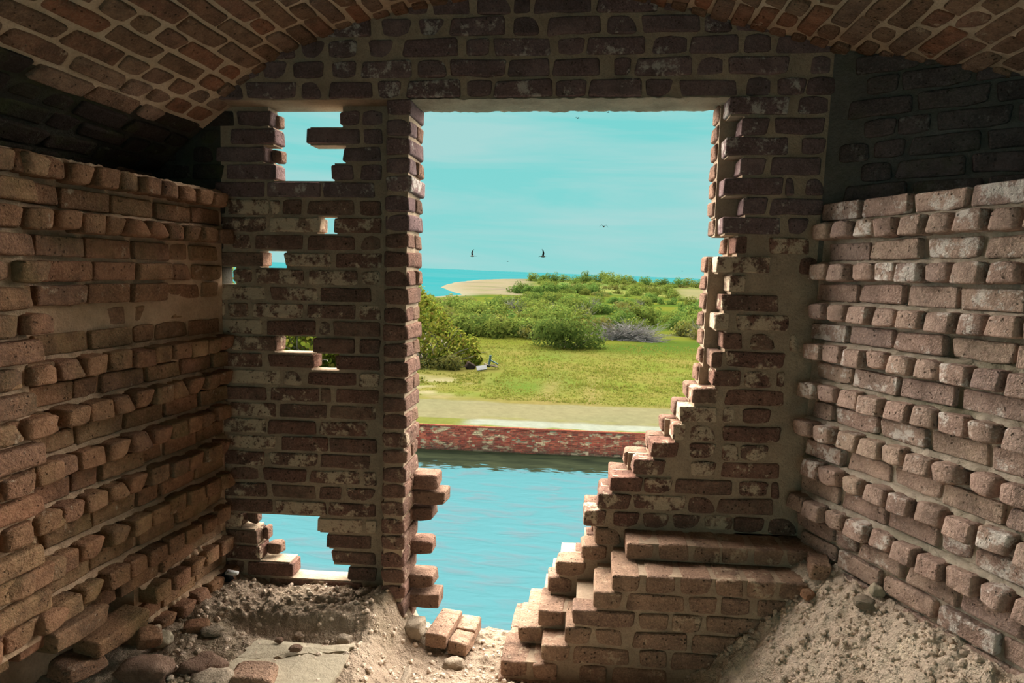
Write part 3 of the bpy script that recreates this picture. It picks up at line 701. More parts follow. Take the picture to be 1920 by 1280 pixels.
# ================================================================== outside
EK = 0.247                                    # the land and sea outside are this dark beside their sunlit look
def exmat(name, col, rough=.95, var=.25, scale=3.0, island=False, cols=None, trans=False):
    col = tuple(c*EK for c in col); cols = [tuple(q*EK for q in c) for c in cols] if cols else cols
    def f(t, N, b, L):
        geo = N('ShaderNodeNewGeometry'); oi = N('ShaderNodeObjectInfo')
        n = N('ShaderNodeTexNoise', i_Scale=scale, i_Detail=5.0); L(geo.outputs['Position'], n.inputs['Vector'])
        if cols:
            r = ramp(N, [(i/(len(cols)-1), c) for i, c in enumerate(cols)])
            src = geo.outputs['Random Per Island'] if island else oi.outputs['Random']
            L(src, r.inputs[0]); base = r.outputs[0]
            k = N('ShaderNodeHueSaturation'); L(base, k.inputs['Color'])
            L(math_(N, L, 'ADD', .8, math_(N, L, 'MULTIPLY', oi.outputs['Random'], .4)), k.inputs['Value'])
            L(math_(N, L, 'ADD', .485, math_(N, L, 'MULTIPLY', oi.outputs['Random'], .03)), k.inputs['Hue'])
            base = k.outputs[0]
        else:
            base = mixc(N, L, ramp_out(N, L, n.outputs[0], .35, .65), tuple(c*(1-var) for c in col), tuple(min(1, c*(1+var)) for c in col))
        L(base, b.inputs['Base Color'])
        if trans:
            tr = N('ShaderNodeBsdfTranslucent'); L(base, tr.inputs[0]); mx = N('ShaderNodeMixShader'); mx.inputs[0].default_value = .5
            L(b.outputs[0], mx.inputs[1]); L(tr.outputs[0], mx.inputs[2]); o = [q for q in t.nodes if q.type == 'OUTPUT_MATERIAL'][0]; L(mx.outputs[0], o.inputs[0])
    return mat(name, f, rough, 0.0)
GZ, WZ = -4.5, -5.5
WATER_A, WATER_B = (0.0213, 0.0607, 0.0689), (0.0303, 0.0541, 0.0623)
WALL_REFL_A, WALL_REFL_B = (0.0061, 0.0078, 0.0049), (0.0123, 0.0148, 0.0082)  # far wall's dark reflection, painted into the water colour
def wall_y(x): return 21.88+.06*x
# water
def water(t, N, b, L):
    geo = N('ShaderNodeNewGeometry'); mp = N('ShaderNodeMapping'); mp.inputs['Scale'].default_value = (.5, 1.6, 1); mp.inputs['Rotation'].default_value = (0, 0, .35)
    L(geo.outputs['Position'], mp.inputs[0])
    n = N('ShaderNodeTexNoise', i_Scale=1.5, i_Detail=4.0, i_Distortion=.6); L(mp.outputs[0], n.inputs['Vector'])
    # painted reflections: the far wall's dark mirror along its foot, sky and ripples beyond
    s = N('ShaderNodeSeparateXYZ'); L(geo.outputs['Position'], s.inputs[0])
    d = math_(N, L, 'SUBTRACT', math_(N, L, 'ADD', 21.88, math_(N, L, 'MULTIPLY', s.outputs[0], .06)), s.outputs[1])
    mp2 = N('ShaderNodeMapping'); mp2.inputs['Scale'].default_value = (1.6, 4.5, 1); L(geo.outputs['Position'], mp2.inputs[0])
    n2 = N('ShaderNodeTexNoise', i_Scale=1.3, i_Detail=2.0); L(mp2.outputs[0], n2.inputs['Vector'])
    d = math_(N, L, 'ADD', d, math_(N, L, 'MULTIPLY', math_(N, L, 'SUBTRACT', n2.outputs[0], .5), 2.4))
    edge = ramp(N, [(0.0, 0.0), (1.0, 1.0)]); mr = N('ShaderNodeMapRange'); mr.inputs[1].default_value = 2.05; mr.inputs[2].default_value = 2.2; L(d, mr.inputs[0])
    wall_refl = mixc(N, L, ramp_out(N, L, n.outputs[0], .35, .65), WALL_REFL_A, WALL_REFL_B)
    wat = mixc(N, L, ramp_out(N, L, n.outputs[0], .50, .66), WATER_A, WATER_B)
    L(mixc(N, L, mr.outputs[0], wall_refl, wat), b.inputs['Base Color']); b.inputs['Roughness'].default_value = .55; b.inputs['Specular IOR Level'].default_value = .0
    bp = N('ShaderNodeBump', i_Strength=.35, i_Distance=.2); L(n.outputs[0], bp.inputs['Height']); L(bp.outputs[0], b.inputs['Normal'])
M['moat'] = mat('moat_water', water)
vs = [(-45, .6, WZ), (45, .6, WZ), (45, wall_y(45)+.2, WZ), (-45, wall_y(-45)+.2, WZ)]
moat = link('moat_water', mesh('moat_water', vs, [(0, 1, 2, 3)], M['moat'])); tag(moat, 'turquoise moat water below the opening', kind='structure')
def seaf(t, N, b, L):
    geo = N('ShaderNodeNewGeometry'); mp = N('ShaderNodeMapping'); mp.inputs['Scale'].default_value = (.003, .012, 1); L(geo.outputs['Position'], mp.inputs[0])
    n = N('ShaderNodeTexNoise', i_Scale=1.0, i_Detail=3.0); L(mp.outputs[0], n.inputs['Vector'])
    c = mixc(N, L, ramp_out(N, L, n.outputs[0], .4, .65), (0.0074, 0.0558, 0.0615), (0.0139, 0.0574, 0.0631)); L(c, b.inputs['Base Color'])
M['sea'] = mat('sea_water', seaf, 1.0, 0.0)
S = 40000
sea = link('sea', mesh('sea', [(-S, 22, -4.78), (S, 22, -4.78), (S, S, -4.78), (-S, S, -4.78)], [(0, 1, 2, 3)], M['sea'])); tag(sea, 'turquoise sea reaching to the horizon', kind='structure')
sea.data.vertices[0].co.y = 30; sea.data.vertices[1].co.y = 30

# moat wall on the far side: thin courses, coping bricks one by one
def mw(t, N, b, L):
    geo = N('ShaderNodeNewGeometry'); rp = ramp(N, [(0, (.30, .07, .05)), (.4, (.20, .05, .04)), (.7, (.36, .10, .065)), (1, (.13, .045, .04))]); L(geo.outputs['Random Per Island'], rp.inputs[0])
    s = N('ShaderNodeSeparateXYZ'); L(geo.outputs['Position'], s.inputs[0])
    mp = N('ShaderNodeMapping'); mp.inputs['Scale'].default_value = (1, 1, 2.2); L(geo.outputs['Position'], mp.inputs[0])
    n = N('ShaderNodeTexNoise', i_Scale=2.2, i_Detail=6.0, i_Roughness=.65); L(mp.outputs[0], n.inputs['Vector'])
    tp = math_(N, L, 'LESS_THAN', s.outputs[2], GZ-.075)
    c = mixc(N, L, math_(N, L, 'MULTIPLY', tp, ramp_out(N, L, n.outputs[0], .53, .6)), rp.outputs[0], (.50, .37, .24))
    wl = N('ShaderNodeMapRange'); wl.inputs[1].default_value = WZ+.42; wl.inputs[2].default_value = WZ+.02; L(s.outputs[2], wl.inputs[0])
    c = mixc(N, L, math_(N, L, 'MULTIPLY', math_(N, L, 'MULTIPLY', wl.outputs[0], ramp_out(N, L, n.outputs[0], .3, .5)), .8, True), c, (.035, .035, .03))
    L(c, b.inputs['Base Color'])
M['moat_brick'] = mat('moat_wall_brick', mw); M['moat_mortar'] = exmat('moat_wall_mortar', (1.3, 1.0, .72), var=.3)
mwx0, mwx1 = -30.0, 14.0
def wpt(x, off, z): return (x+.06*off, wall_y(x)-off, z)
vs = []
for off in (0, -.45):
    for x in (mwx0, mwx1):
        for z in (WZ-.6, GZ-.005): vs.append(wpt(x, off, z))
fs = [(0, 2, 3, 1), (4, 5, 7, 6), (1, 3, 7, 5)]
mwall = link('wall_moat', mesh('wall_moat', vs, fs, M['moat_mortar'])); tag(mwall, 'low red brick wall on the far side of the moat', kind='structure')
vs = []; fs = []
def cuboid(vs, fs, x0, x1, off0, off1, z0, z1):
    b0 = len(vs)
    for z in (z0, z1):
        vs += [wpt(x0, off1, z), wpt(x1, off1, z), wpt(x1, off0, z), wpt(x0, off0, z)]
    fs += [tuple(b0+i for i in f) for f in BOXF]
for r in range(13):
    z = GZ-.075*(r+1)-.004; x = -10.5 + (.11 if r % 2 else 0)
    while x < 5.5:
        L = .205 if (r % 2 == 0 or rnd.random() < .3) else .098
        if rnd.random() > .05: cuboid(vs, fs, x, x+L, -.05, .016+rnd.uniform(-.008, .01), z-.062, z)
        x += L+.013
mb_ = link('bricks', mesh('bricks', vs, fs, M['moat_brick']), mwall); mb_['kind'] = 'stuff'
x = -10.4
while x < 5.4:
    vs = []; fs = []; cuboid(vs, fs, x, x+.205, -.10, .03+rnd.uniform(-.006, .006), GZ-.068, GZ-.004); link('coping_brick', mesh('coping_brick', vs, fs, M['moat_brick']), mwall); x += .218

# ground: track, meadow, scrub, sand spit
COAST = [(-60, 21), (-52, 80), (-40, 122), (-33.2, 156.6), (-41.9, 181.5), (-51.3, 211.4), (-57.5, 240), (-66.6, 303.4), (-76, 421.0), (-72, 520), (-40, 640), (150, 700), (420, 640), (420, 21)]
def inside(x, y):
    c = False; n = len(COAST)
    for i in range(n):
        x0, y0 = COAST[i]; x1, y1 = COAST[(i+1) % n]
        if (y0 > y) != (y1 > y) and x < (x1-x0)*(y-y0)/(y1-y0)+x0: c = not c
    return c
def coast_d(x, y):
    best = 1e9; p = Vector((x, y)); n = len(COAST)-3
    for i in range(n):
        a_ = Vector(COAST[i]); b_ = Vector(COAST[i+1]); t = max(0, min(1, (p-a_).dot(b_-a_)/(b_-a_).length_squared)); best = min(best, (p-a_-(b_-a_)*t).length)
    return best if inside(x, y) else -best
def lerp3(a_, b_, t): return tuple(p+(q-p)*t for p, q in zip(a_, b_))
def nz2(x, y, s, o=3): return fbm(x, y, s, o)
GRASS_A, GRASS_B, GRASS_C = (.165, .195, .035), (.215, .19, .05), (.11, .175, .03)
SAND, GRAVEL, BEACH = (.215, .205, .108), (.30, .32, .255), (.27, .23, .145)
def ground_col(x, y):
    d = y-wall_y(x); d2 = d+.35*noise.noise(Vector((x*.7, y*.7, 0)))
    n_ = nz2(x, y, .35); n2 = nz2(x+40, y, .09)
    g = lerp3(GRASS_A, GRASS_B, smooth(.5+n_*.8)); g = lerp3(g, GRASS_C, smooth(n2*1.3+.1))
    if 25 < y < 36 and x < -5:                                    # bare sandy patches under the sea grape
        g = lerp3(g, (.33, .29, .16), smooth((nz2(x, y, .5)+.15)*2.2)*smooth((-5-x)/2.5)*smooth((34-y)/3))
    tr = max(math.exp(-((x+1.9-.02*(y-30))/.55)**2), math.exp(-((x-.3-.02*(y-30))/.5)**2))*smooth((38-y)/8)
    g = lerp3(g, (.25, .20, .075), tr*.75)
    g = lerp3(g, (.22, .175, .06), .6*smooth((6.5-d2)/1.6))
    if y > 44: g = lerp3(g, lerp3((.075, .125, .02), (.15, .165, .025), smooth(.5+nz2(x, y, .12))), smooth((y-44)/8))
    if d2 < 4.85:
        c = lerp3(SAND, (.235, .215, .115), smooth(.5+nz2(x, y, .25)))
        c = lerp3(c, (.22, .22, .06), .55*smooth((1-abs(d-1.5)/.25))*smooth(.3+nz2(x, y, .8)*2))
        if d2 < 1.25: c = lerp3(GRAVEL, c, smooth((d2-.95)/.3)); 
        if d2 < 1.2 and x < -4.3: c = lerp3(c, (.17, .18, .045), smooth((-4.3-x)/.8))
        if d2 < .25: c = lerp3((.19, .21, .05), c, smooth(d2/.25+noise.noise(Vector((x*2, 0, 0)))*.7))
        g = lerp3(c, g, smooth((d2-4.5)/.35))
    ang = x/y
    if y > 150 and ang < -.07:
        sp = smooth((-.080-ang)/.04+.4*nz2(x, y, .02))*smooth((y-158)/10)
        s_ = lerp3(BEACH, (.20, .165, .125), .7*smooth(nz2(x, y*.5, .06)*2.2)); s_ = lerp3(s_, (.16, .19, .07), .6*smooth(nz2(x+9, y*.6, .11)*2-.2))
        g = lerp3(g, s_, sp)
    if .115 < ang < .25 and 150 < y < 380:
        g = lerp3(g, (.24, .21, .125), smooth((ang-.125)/.02+.6*nz2(x, y, .03))*smooth((y-165)/15)*smooth((370-y)/30))
    if y > 190: 
        v_ = nz2(x, y, .012); g = lerp3(g, lerp3((.13, .19, .05), (.24, .25, .07), smooth(.5+v_*1.2)), (.9 if ang < .125 or y > 385 else .3) if ang > -.08 else 0)
    cdst = coast_d(x, y) if x < -20 and y > 60 else 50
    if cdst < 9: g = lerp3((.30, .275, .19), g, smooth(cdst/9))
    return g
vs = []; fs = []; cols = []; NR, NC = 210, 170
for j in range(NR+1):
    dd = 760*((math.exp(5.2*j/NR)-1)/(math.exp(5.2)-1))
    for i in range(NC+1):
        tx = -1.15+1.95*i/NC
        x = tx*(22+dd)*.95; y = wall_y(x)+dd if dd < 6 else 21.88+.06*x*max(0, 1-(dd-6)/30)+dd
        z = GZ + (.05*nz2(x, y, .3) if dd > 5 else 0)*min(1, (dd-5)/4)
        if dd > 60:
            z += max(-.05, .4*nz2(x, y, .03)+.2)*min(1, (dd-60)/80)
            if x < -15: 
                cdst = coast_d(x, y); z = (z if cdst > 12 else GZ-.29+(z-GZ+.29)*smooth(cdst/12)) if cdst > 0 else GZ-.29+max(-2, cdst*.06)
            elif not inside(x, y): z = GZ-2
        vs.append((x, y, z)); cols.append(tuple(q*EK for q in ground_col(x, y)))
for j in range(NR):
    for i in range(NC):
        a_ = j*(NC+1)+i; fs.append((a_, a_+1, a_+NC+2, a_+NC+1))
def gm(t, N, b, L):
    at = N('ShaderNodeVertexColor', layer_name='Col'); geo = N('ShaderNodeNewGeometry')
    n = N('ShaderNodeTexNoise', i_Scale=3.0, i_Detail=6.0, i_Roughness=.7); L(geo.outputs['Position'], n.inputs['Vector'])
    hs = N('ShaderNodeHueSaturation'); L(at.outputs[0], hs.inputs['Color'])
    L(math_(N, L, 'ADD', .62, math_(N, L, 'MULTIPLY', n.outputs[0], .76)), hs.inputs['Value']); L(hs.outputs[0], b.inputs['Base Color'])
M['ground'] = mat('island_ground', gm, 1.0, 0.0)
me = mesh('ground', vs, fs, M['ground'], True); ca = me.color_attributes.new('Col', 'FLOAT_COLOR', 'POINT')
ca.data.foreach_set('color', [c for q in cols for c in (*q, 1.0)])
ground = link('ground', me); tag(ground, 'sandy track, grassy meadow and scrub land running out to a sand spit', kind='structure')

# grass tufts on the meadow
vs = []; fs = []
for _ in range(15000):
    y = 27+27*rnd.random()**1.25; x = rnd.uniform(-.62, .32)*y
    d = y-wall_y(x)
    if d < 4.8+.5*rnd.random(): continue
    if y < 36 and x < -5 and nz2(x, y, .5) > .05: continue
    n_ = nz2(x, y, .5)
    hgt = rnd.uniform(.03, .12)*(1+1.1*max(0, n_))*(.6 if d < 9 else 1.0)
    for q in range(3):
        a_ = rnd.uniform(0, 6.28); wv = rnd.uniform(.02, .07); lx, ly = math.cos(a_)*wv, math.sin(a_)*wv; ox, oy = rnd.uniform(-.15, .15), rnd.uniform(-.15, .15)
        b0 = len(vs); vs += [(x+ox-lx, y+oy-ly, GZ-.02), (x+ox+lx, y+oy+ly, GZ-.02), (x+ox+rnd.uniform(-.08, .08), y+oy, GZ+hgt)]; fs.append((b0, b0+1, b0+2))
M['grass'] = exmat('meadow_grass', (0, 0, 0), island=True, trans=True, cols=[(.25, .30, .04), (.33, .33, .06), (.38, .33, .08), (.21, .28, .04)])
gr = link('grass', mesh('grass', vs, fs, M['grass'])); tag(gr, 'yellow green grass of the meadow beyond the track', 'grass', kind='stuff')

# bushes
M['leaf_green'] = exmat('scrub_leaves', (0, 0, 0), island=True, trans=True, cols=[(0.198, 0.287, 0.052), (0.307, 0.371, 0.070), (0.154, 0.241, 0.047), (0.373, 0.408, 0.082)])
M['leaf_dark'] = exmat('dark_leaves', (0, 0, 0), island=True, trans=True, cols=[(0.125, 0.245, 0.057), (0.225, 0.347, 0.065), (0.112, 0.204, 0.047), (0.275, 0.388, 0.078)])
M['leaf_yellow'] = exmat('sea_grape_leaves', (0, 0, 0), island=True, trans=True, cols=[(.56, .62, .07), (.34, .48, .06), (.66, .66, .10), (.26, .42, .05), (.48, .56, .08), (.62, .48, .10), (.40, .52, .07)])
M['leaf_pale'] = exmat('pale_scrub', (0, 0, 0), island=True, trans=True, cols=[(0.267, 0.297, 0.070), (0.327, 0.297, 0.061), (0.208, 0.257, 0.088), (0.356, 0.324, 0.105)])
M['twig'] = exmat('bare_twigs', (.55, .50, .49), var=.35, scale=2)
M['bark'] = exmat('pale_bark', (.55, .47, .39), var=.3, scale=4)
def leaf_cloud(n, rx, ry, rz, size, seed, m, name='foliage', up_=.35, lumps=7, hexl=False, kr=(.30, .5), centers=None):
    rg = random.Random(seed); vs = []; fs = []
    cs = [(Vector((a*rx, b*ry, c*rz)), k) for a, b, c, k in centers] if centers else [(Vector((rg.uniform(-.7, .7)*rx, rg.uniform(-.65, .65)*ry, rg.uniform(.15, .72)*rz)), rg.uniform(*kr)) for _ in range(lumps)]
    for _ in range(n):
        c, k = rg.choice(cs); d = Vector((rg.gauss(0, 1), rg.gauss(0, 1), rg.gauss(0, 1))).normalized()
        r = rg.uniform(.72, 1.05)
        p = c+Vector((d.x*rx*k*r, d.y*ry*k*r, d.z*rz*k*r*1.05))
        if p.z < 0: p.z = rg.uniform(0, .25)*rz
        nrm = (d+Vector((rg.uniform(-.6, .6), rg.uniform(-.6, .6), rg.uniform(0, .8)))).normalized(); t1 = nrm.orthogonal().normalized(); t1 = Matrix.Rotation(rg.uniform(0, 6.28), 3, nrm) @ t1; t2 = nrm.cross(t1)
        s = size*rg.uniform(.6, 1.3); b0 = len(vs)
        if hexl:
            vs += [p+t1*s*math.cos(q*1.0472)*.6+t2*s*math.sin(q*1.0472)*.6 for q in range(6)]; fs.append(tuple(range(b0, b0+6)))
        else:
            vs += [p-t1*s*.8, p-t2*s*.35, p+t1*s*.8, p+t2*s*.35]; fs.append((b0, b0+1, b0+2, b0+3))
    return mesh(name, vs, fs, m)
def tube(vs, fs, pts, r0, r1, sides=5):
    b0 = len(vs); n = len(pts)
    for i, p in enumerate(pts):
        d = (Vector(pts[min(i+1, n-1)])-Vector(pts[max(i-1, 0)])).normalized(); a_ = d.orthogonal().normalized(); b_ = d.cross(a_); r = r0+(r1-r0)*i/(n-1)
        for k in range(sides): q = 6.283*k/sides; vs.append(Vector(p)+a_*r*math.cos(q)+b_*r*math.sin(q))
    for i in range(n-1):
        for k in range(sides): fs.append((b0+i*sides+k, b0+i*sides+(k+1) % sides, b0+(i+1)*sides+(k+1) % sides, b0+(i+1)*sides+k))
def branch_mesh(n, rx, ry, rz, seed, m, r=.05, name='branches', steps=5, curl=.35):
    rg = random.Random(seed); vs = []; fs = []
    for _ in range(n):
        a_ = rg.uniform(0, 6.283); e_ = rg.uniform(.25, 1.2); p = Vector((rg.uniform(-.25, .25)*rx, rg.uniform(-.25, .25)*ry, 0)); d = Vector((math.cos(a_)*math.cos(e_), math.sin(a_)*math.cos(e_), math.sin(e_)))
        pts = [p]; L = rg.uniform(.6, 1.0)
        for s in range(steps):
            d = (d+Vector((rg.uniform(-curl, curl), rg.uniform(-curl, curl), rg.uniform(-curl*.8, curl*.6)))).normalized()
            p = p+Vector((d.x*rx, d.y*ry, d.z*rz))*L/steps; p.z = max(.02, p.z); pts.append(p)
        tube(vs, fs, pts, r, r*.3, 4)
    return mesh(name, vs, fs, m)
def plant(name, label, cat_, loc, parts, group=None, rz=0, sc=1.0):
    e_ = bpy.data.objects.new(name, None); C.objects.link(e_); e_.location = loc; e_.rotation_euler = (0, 0, rz); e_.scale = (sc,)*3
    tag(e_, label, cat_, group)
    for nm, me in parts: link(nm, me, e_)
    return e_
# sea grape beside the pier, and the two seen through the holes of the panel
plant('sea_grape_tree', 'yellow green sea grape tree with bare grey branches just right of the pier', 'tree', (-10.0, 37.2, GZ), [
    ('foliage', leaf_cloud(4300, 3.3, 2.6, 4.9, .15, 3, M['leaf_yellow'], hexl=True, centers=[(-.55, 0, .78, .22), (-.30, .2, .86, .16), (-.05, -.2, .72, .20), (-.75, -.2, .60, .24), (-.35, -.4, .58, .26), (.10, .1, .56, .2), (-.6, .3, .40, .24), (-.1, -.5, .40, .22), (.30, 0, .40, .2), (.55, -.2, .30, .18), (.80, 0, .24, .16), (.62, .3, .14, .18), (.15, -.5, .20, .2), (-.30, -.6, .20, .22), (-.75, -.4, .2, .22), (.92, -.2, .12, .12), (.36, -.5, .1, .14), (-.5, .1, .66, .2)])), ('branches', branch_mesh(70, 3.5, 2.8, 3.0, 4, M['bark'], .055))])
plant('sea_grape_tree', 'leafy sea grape seen through the low stepped hole in the panel', 'tree', (-16.6, 34.5, GZ), [
    ('foliage', leaf_cloud(3600, 3.4, 2.6, 4.2, .22, 8, M['leaf_yellow'], lumps=14, hexl=True)), ('branches', branch_mesh(24, 3.0, 2.4, 3.0, 5, M['bark'], .05))])
plant('coastal_tree', 'tall green tree seen through the gap at the left corner of the panel', 'tree', (-26.0, 40.0, GZ), [
    ('foliage', leaf_cloud(4200, 3.0, 2.6, 7.0, .25, 12, M['leaf_green'], lumps=18)), ('trunk', branch_mesh(12, 2.0, 2.0, 4.5, 6, M['bark'], .09))])
plant('bush', 'dense dark green bush standing out in front of the thicket', 'bush', (-1.7, 49.3, GZ), [('foliage', leaf_cloud(3000, 3.4, 2.2, 2.35, .2, 21, M['leaf_dark'], lumps=14)), ('stems', branch_mesh(14, 2.4, 1.8, 1.8, 7, M['bark'], .04))])
plant('dead_shrub', 'wide tangle of dead grey branches behind the dark bush', 'shrub', (3.6, 58.0, GZ), [('branches', branch_mesh(460, 5.0, 2.0, 2.6, 31, M['twig'], .035, steps=7, curl=.6)), ('trunk', branch_mesh(8, 2.5, 1.5, 2.0, 33, M['twig'], .09))])
plant('dead_shrub', 'small dead grey shrub near the right jamb of the opening', 'shrub', (11.8, 63.0, GZ), [('branches', branch_mesh(150, 2.6, 1.5, 2.6, 35, M['twig'], .03, steps=6, curl=.6))])
plant('low_bush', 'low grey green bush at the foot of the sea grape', 'bush', (-9.0, 35.3, GZ), [('foliage', leaf_cloud(1500, 1.9, 1.1, .9, .12, 41, M['leaf_pale'], lumps=10))])
protoG = [leaf_cloud(900, 2.6, 2.2, 2.3, .26, 50+k, M['leaf_green'], lumps=9) for k in range(3)]
protoD = [leaf_cloud(900, 2.6, 2.2, 2.2, .26, 60+k, M['leaf_dark'], lumps=9) for k in range(3)]
protoP = [leaf_cloud(800, 2.8, 2.2, 1.6, .26, 70+k, M['leaf_pale'], lumps=9) for k in range(2)]
for q, (x_, y_) in enumerate(((-9.5, 88), (-4.5, 76), (-1.0, 84), (-12.5, 100), (.5, 112), (5.5, 92), (9.0, 120))):
    plant('dead_shrub', 'bare grey shrub showing between the green bushes of the thicket', 'shrub', (x_, y_, GZ), [('branches', branch_mesh(110, 2.0, 1.5, 2.7, 90+q, M['twig'], .03, steps=5, curl=.45))], 'bare grey shrubs in the thicket', 0, rnd.uniform(.8, 1.1))
nb = 0
while nb < 190:
    y = 54 + 130*rnd.random()**1.5; t = rnd.uniform(-.46, .21); x = t*y
    if y < 62 and t > -.06 and t < .2 and rnd.random() < .8: continue
    if t > .0 and y < 68 and 0 < x < 10: continue
    if x < -20 and coast_d(x, y) < 6: continue
    if t < -.115 and y > 112: continue
    right_open = t > .02
    if right_open and y > 85 and rnd.random() < .2: continue
    k = rnd.random()
    if k < (.62 if not right_open else .4): pr, lab, gp = rnd.choice(protoG), 'mid green scrub bush of the thicket behind the meadow', 'green scrub bushes of the thicket'
    elif k < .8: pr, lab, gp = rnd.choice(protoD), 'darker green scrub bush among the thicket', 'dark scrub bushes of the thicket'
    else: pr, lab, gp = rnd.choice(protoP), 'low pale yellow green scrub mound among the thicket', 'pale scrub mounds'
    sc = rnd.uniform(.7, 1.15)*(1.0 if y < 120 else .9)
    e_ = plant('scrub_bush', lab, 'bush', (x, y, GZ-.15), [('foliage', pr)], gp, rnd.uniform(0, 6.28), sc); nb += 1
for k in range(16):                                             # dark hedge of taller bushes before the spit
    t = -.118+.128*k/15; y = 175+rnd.uniform(-5, 8)+30*max(0, k-7)/8
    plant('tall_bush', 'tall dark bush in the line that hides the root of the sand spit', 'bush', (t*y, y, GZ), [('foliage', rnd.choice(protoD))], 'line of tall dark bushes before the spit', rnd.uniform(0, 6.28), rnd.uniform(1.0, 1.45))
for k in range(22):
    t = -.09+.33*k/21; y = 430+rnd.uniform(-30, 60)
    plant('shore_bush', 'far bush on the skyline of the island shore', 'bush', (t*y, y, GZ), [('foliage', rnd.choice(protoD+protoG))], 'far bushes along the island shore', rnd.uniform(0, 6.28), rnd.uniform(1.9, 2.9)*(1.35 if .0 < t < .06 else 1))
for k in range(76):
    y = 190+230*rnd.random(); t = rnd.uniform(-.10, .22)
    if t > .12 and y < 380: continue
    plant('scrub_mound', 'pale mound of scrub on the far flats', 'bush', (t*y, y, GZ-.2), [('foliage', rnd.choice(protoP+protoG))], 'pale scrub mounds on the far flats', rnd.uniform(0, 6.28), rnd.uniform(.8, 1.6))

# washed-up wreckage beside the low bush
def box_obj(name, size, loc, rot, m, parent=None):
    x, y, z = (q/2 for q in size); vs = [(-x, -y, -z), (x, -y, -z), (x, y, -z), (-x, y, -z), (-x, -y, z), (x, -y, z), (x, y, z), (-x, y, z)]
    o = link(name, mesh(name, vs, BOXF, m), parent); o.location = loc; o.rotation_euler = rot
    bv = o.modifiers.new('bevel', 'BEVEL'); bv.width = min(size)*.15; bv.segments = 2; return o
M['blue'] = exmat('faded_blue', (.22, .33, .36), var=.1); M['white'] = exmat('bleached_white', (.40, .40, .40), var=.1); M['wood'] = exmat('driftwood', (.27, .22, .16), var=.3); M['brown'] = exmat('dark_brown_sheet', (.09, .065, .055), var=.2)
e_ = bpy.data.objects.new('wreckage', None); C.objects.link(e_); e_.location = (-6.35, 36.0, GZ); tag(e_, 'heap of drift boards with an upright pale blue post in the meadow', 'debris')
box_obj('post', (.13, .10, .75), (.35, 0, .5), (0, .12, .3), M['blue'], e_); box_obj('board', (1.2, .18, .07), (.1, .1, .17), (.05, -.12, .15), M['wood'], e_); box_obj('board', (.9, .16, .06), (.45, -.1, .25), (.1, .1, -.3), M['wood'], e_); box_obj('board', (.55, .2, .06), (.6, .2, .42), (.2, .5, .5), M['blue'], e_)
o = box_obj('dark_crate', (.55, .45, .42), (-7.15, 35.7, GZ+.17), (.1, .5, .4), M['brown']); tag(o, 'tilted dark brown crate left of the drift boards', 'debris')
o = box_obj('white_panel', (.62, .40, .06), (-6.35, 35.2, GZ+.18), (.55, -.15, .25), M['white']); tag(o, 'white flat panel lying in the grass before the drift boards', 'debris')

# birds
M['bird'] = exmat('bird_plumage', (.045, .04, .04), var=.2); M['bird_pale'] = exmat('bird_belly', (.30, .29, .27), var=.15)
def wing(side, span, chord, up1, up2, m, parent):
    # inner and outer wing panel, thin but solid
    s = side; x1 = span*.45*math.cos(up1); z1 = span*.45*math.sin(up1); x2 = x1+span*.55*math.cos(up2); z2 = z1+span*.55*math.sin(up2)
    st = [(0, 0, 0, 1.0), (s*x1, .25*chord, z1, .85), (s*(x1+x2)/2, .1*chord, (z1+z2)/2+.01, .6), (s*x2, -.5*chord, z2, .12)]
    vs = []; fs = []
    for x, y, z, k in st:
        vs += [(x, y+chord*.5*k, z), (x, y+chord*.1*k, z+.035*k), (x, y-chord*.5*k, z), (x, y+chord*.1*k, z-.012*k)]
    for i in range(3):
        for k in range(4): fs.append((i*4+k, i*4+(k+1) % 4, i*4+4+(k+1) % 4, i*4+4+k))
    fs += [(3, 2, 1, 0), (12, 13, 14, 15)]
    return link('wing', mesh('wing', vs, fs, m, True), parent)
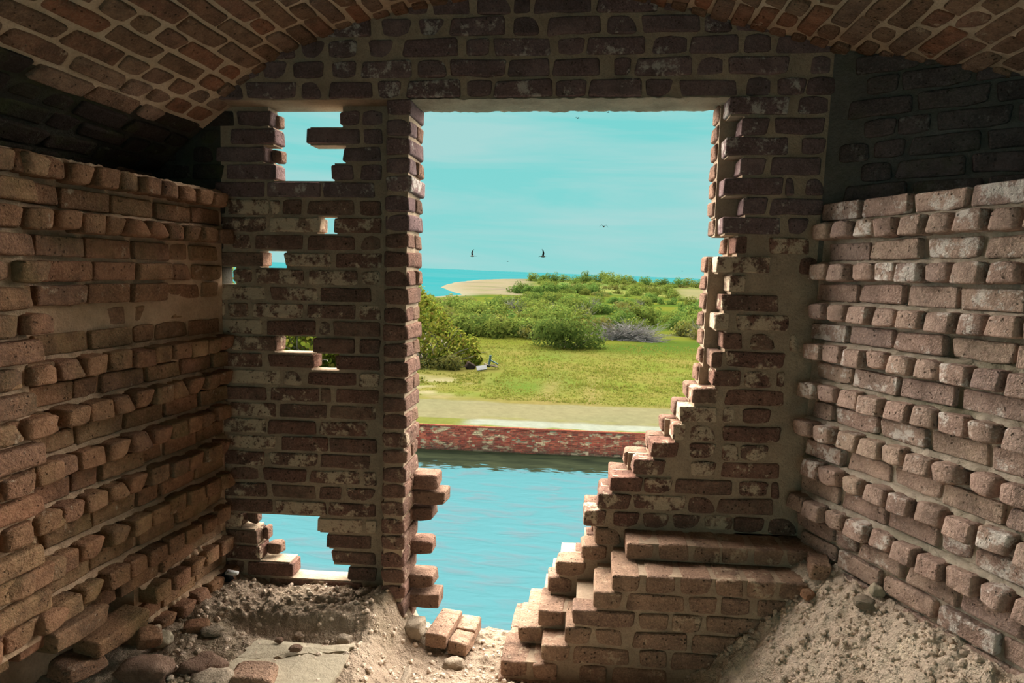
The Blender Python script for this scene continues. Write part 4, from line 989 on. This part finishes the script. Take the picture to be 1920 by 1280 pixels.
def bird(label, loc, span, up1, up2, rz, rx=0, ry=0, m='bird', body_m=None):
    e_ = bpy.data.objects.new('seabird', None); C.objects.link(e_); e_.location = loc; e_.rotation_euler = (rx, ry, rz); tag(e_, label, 'bird')
    bm = bmesh.new(); bmesh.ops.create_uvsphere(bm, u_segments=8, v_segments=6, radius=1)
    for v in bm.verts:
        k = 1 - .45*max(0, -v.co.y)**2
        v.co = Vector((v.co.x*.055*span*k, v.co.y*.20*span, v.co.z*.06*span*k))
    me = bpy.data.meshes.new('body'); bm.to_mesh(me); bm.free(); me.materials.append(M[body_m or m]); link('body', me, e_)
    vs = [(0, .30*span, .0), (.012*span, .18*span, 0), (0, .18*span, .012*span), (-.012*span, .18*span, 0)]; link('beak', mesh('beak', vs, [(0, 1, 2), (0, 2, 3), (0, 3, 1), (1, 3, 2)], M['bird']), e_)
    vs = [(-.05*span, -.30*span, 0), (.05*span, -.30*span, 0), (.02*span, -.14*span, .01), (-.02*span, -.14*span, .01), (0, -.2*span, -.01)]; link('tail', mesh('tail', vs, [(0, 1, 2, 3), (0, 4, 1), (1, 4, 2), (2, 4, 3), (3, 4, 0)], M['bird']), e_)
    u = up1 if isinstance(up1, tuple) else (up1, up1); v = up2 if isinstance(up2, tuple) else (up2, up2)
    for k, s in enumerate((-1, 1)): wing(s, span*.5, span*.16, u[k], v[k], M[m], e_)
bird('seabird gliding head on with both wings arched like an M', (.98, 67.3, 6.64), 1.35, .65, -.75, 3.3)
bird('seabird with one wing raised straight up, above the sand spit', (-12.96, 66.3, 3.0), 1.5, (1.45, .25), (1.75, -.1), 1.2, 0, .1, 'bird', 'bird_pale')
bird('seabird with one wing raised, left of the M winged bird and over the dark bush', (-5.43, 67.3, 3.25), 1.6, (.2, 1.5), (-.2, 1.6), -1.0, 0, -.05, 'bird', 'bird_pale')
bird('dark seabird banking high below the middle of the lintel', (-1.94, 55.9, 15.16), .62, (.9, .2), (.3, -.9), .6, .3, -.5)
bird('tiny seabird close under the lintel, right of the banking one', (1.06, 84.9, 22.78), .7, .15, .0, 1.9)
bird('tiny seabird low over the sea between the two raised wing birds', (-14.45, 106.5, 3.17), .8, .2, .1, 1.5)
bird('tiny seabird on the horizon near the right jamb', (18.97, 136.2, 2.99), .8, .2, -.1, 2.2)
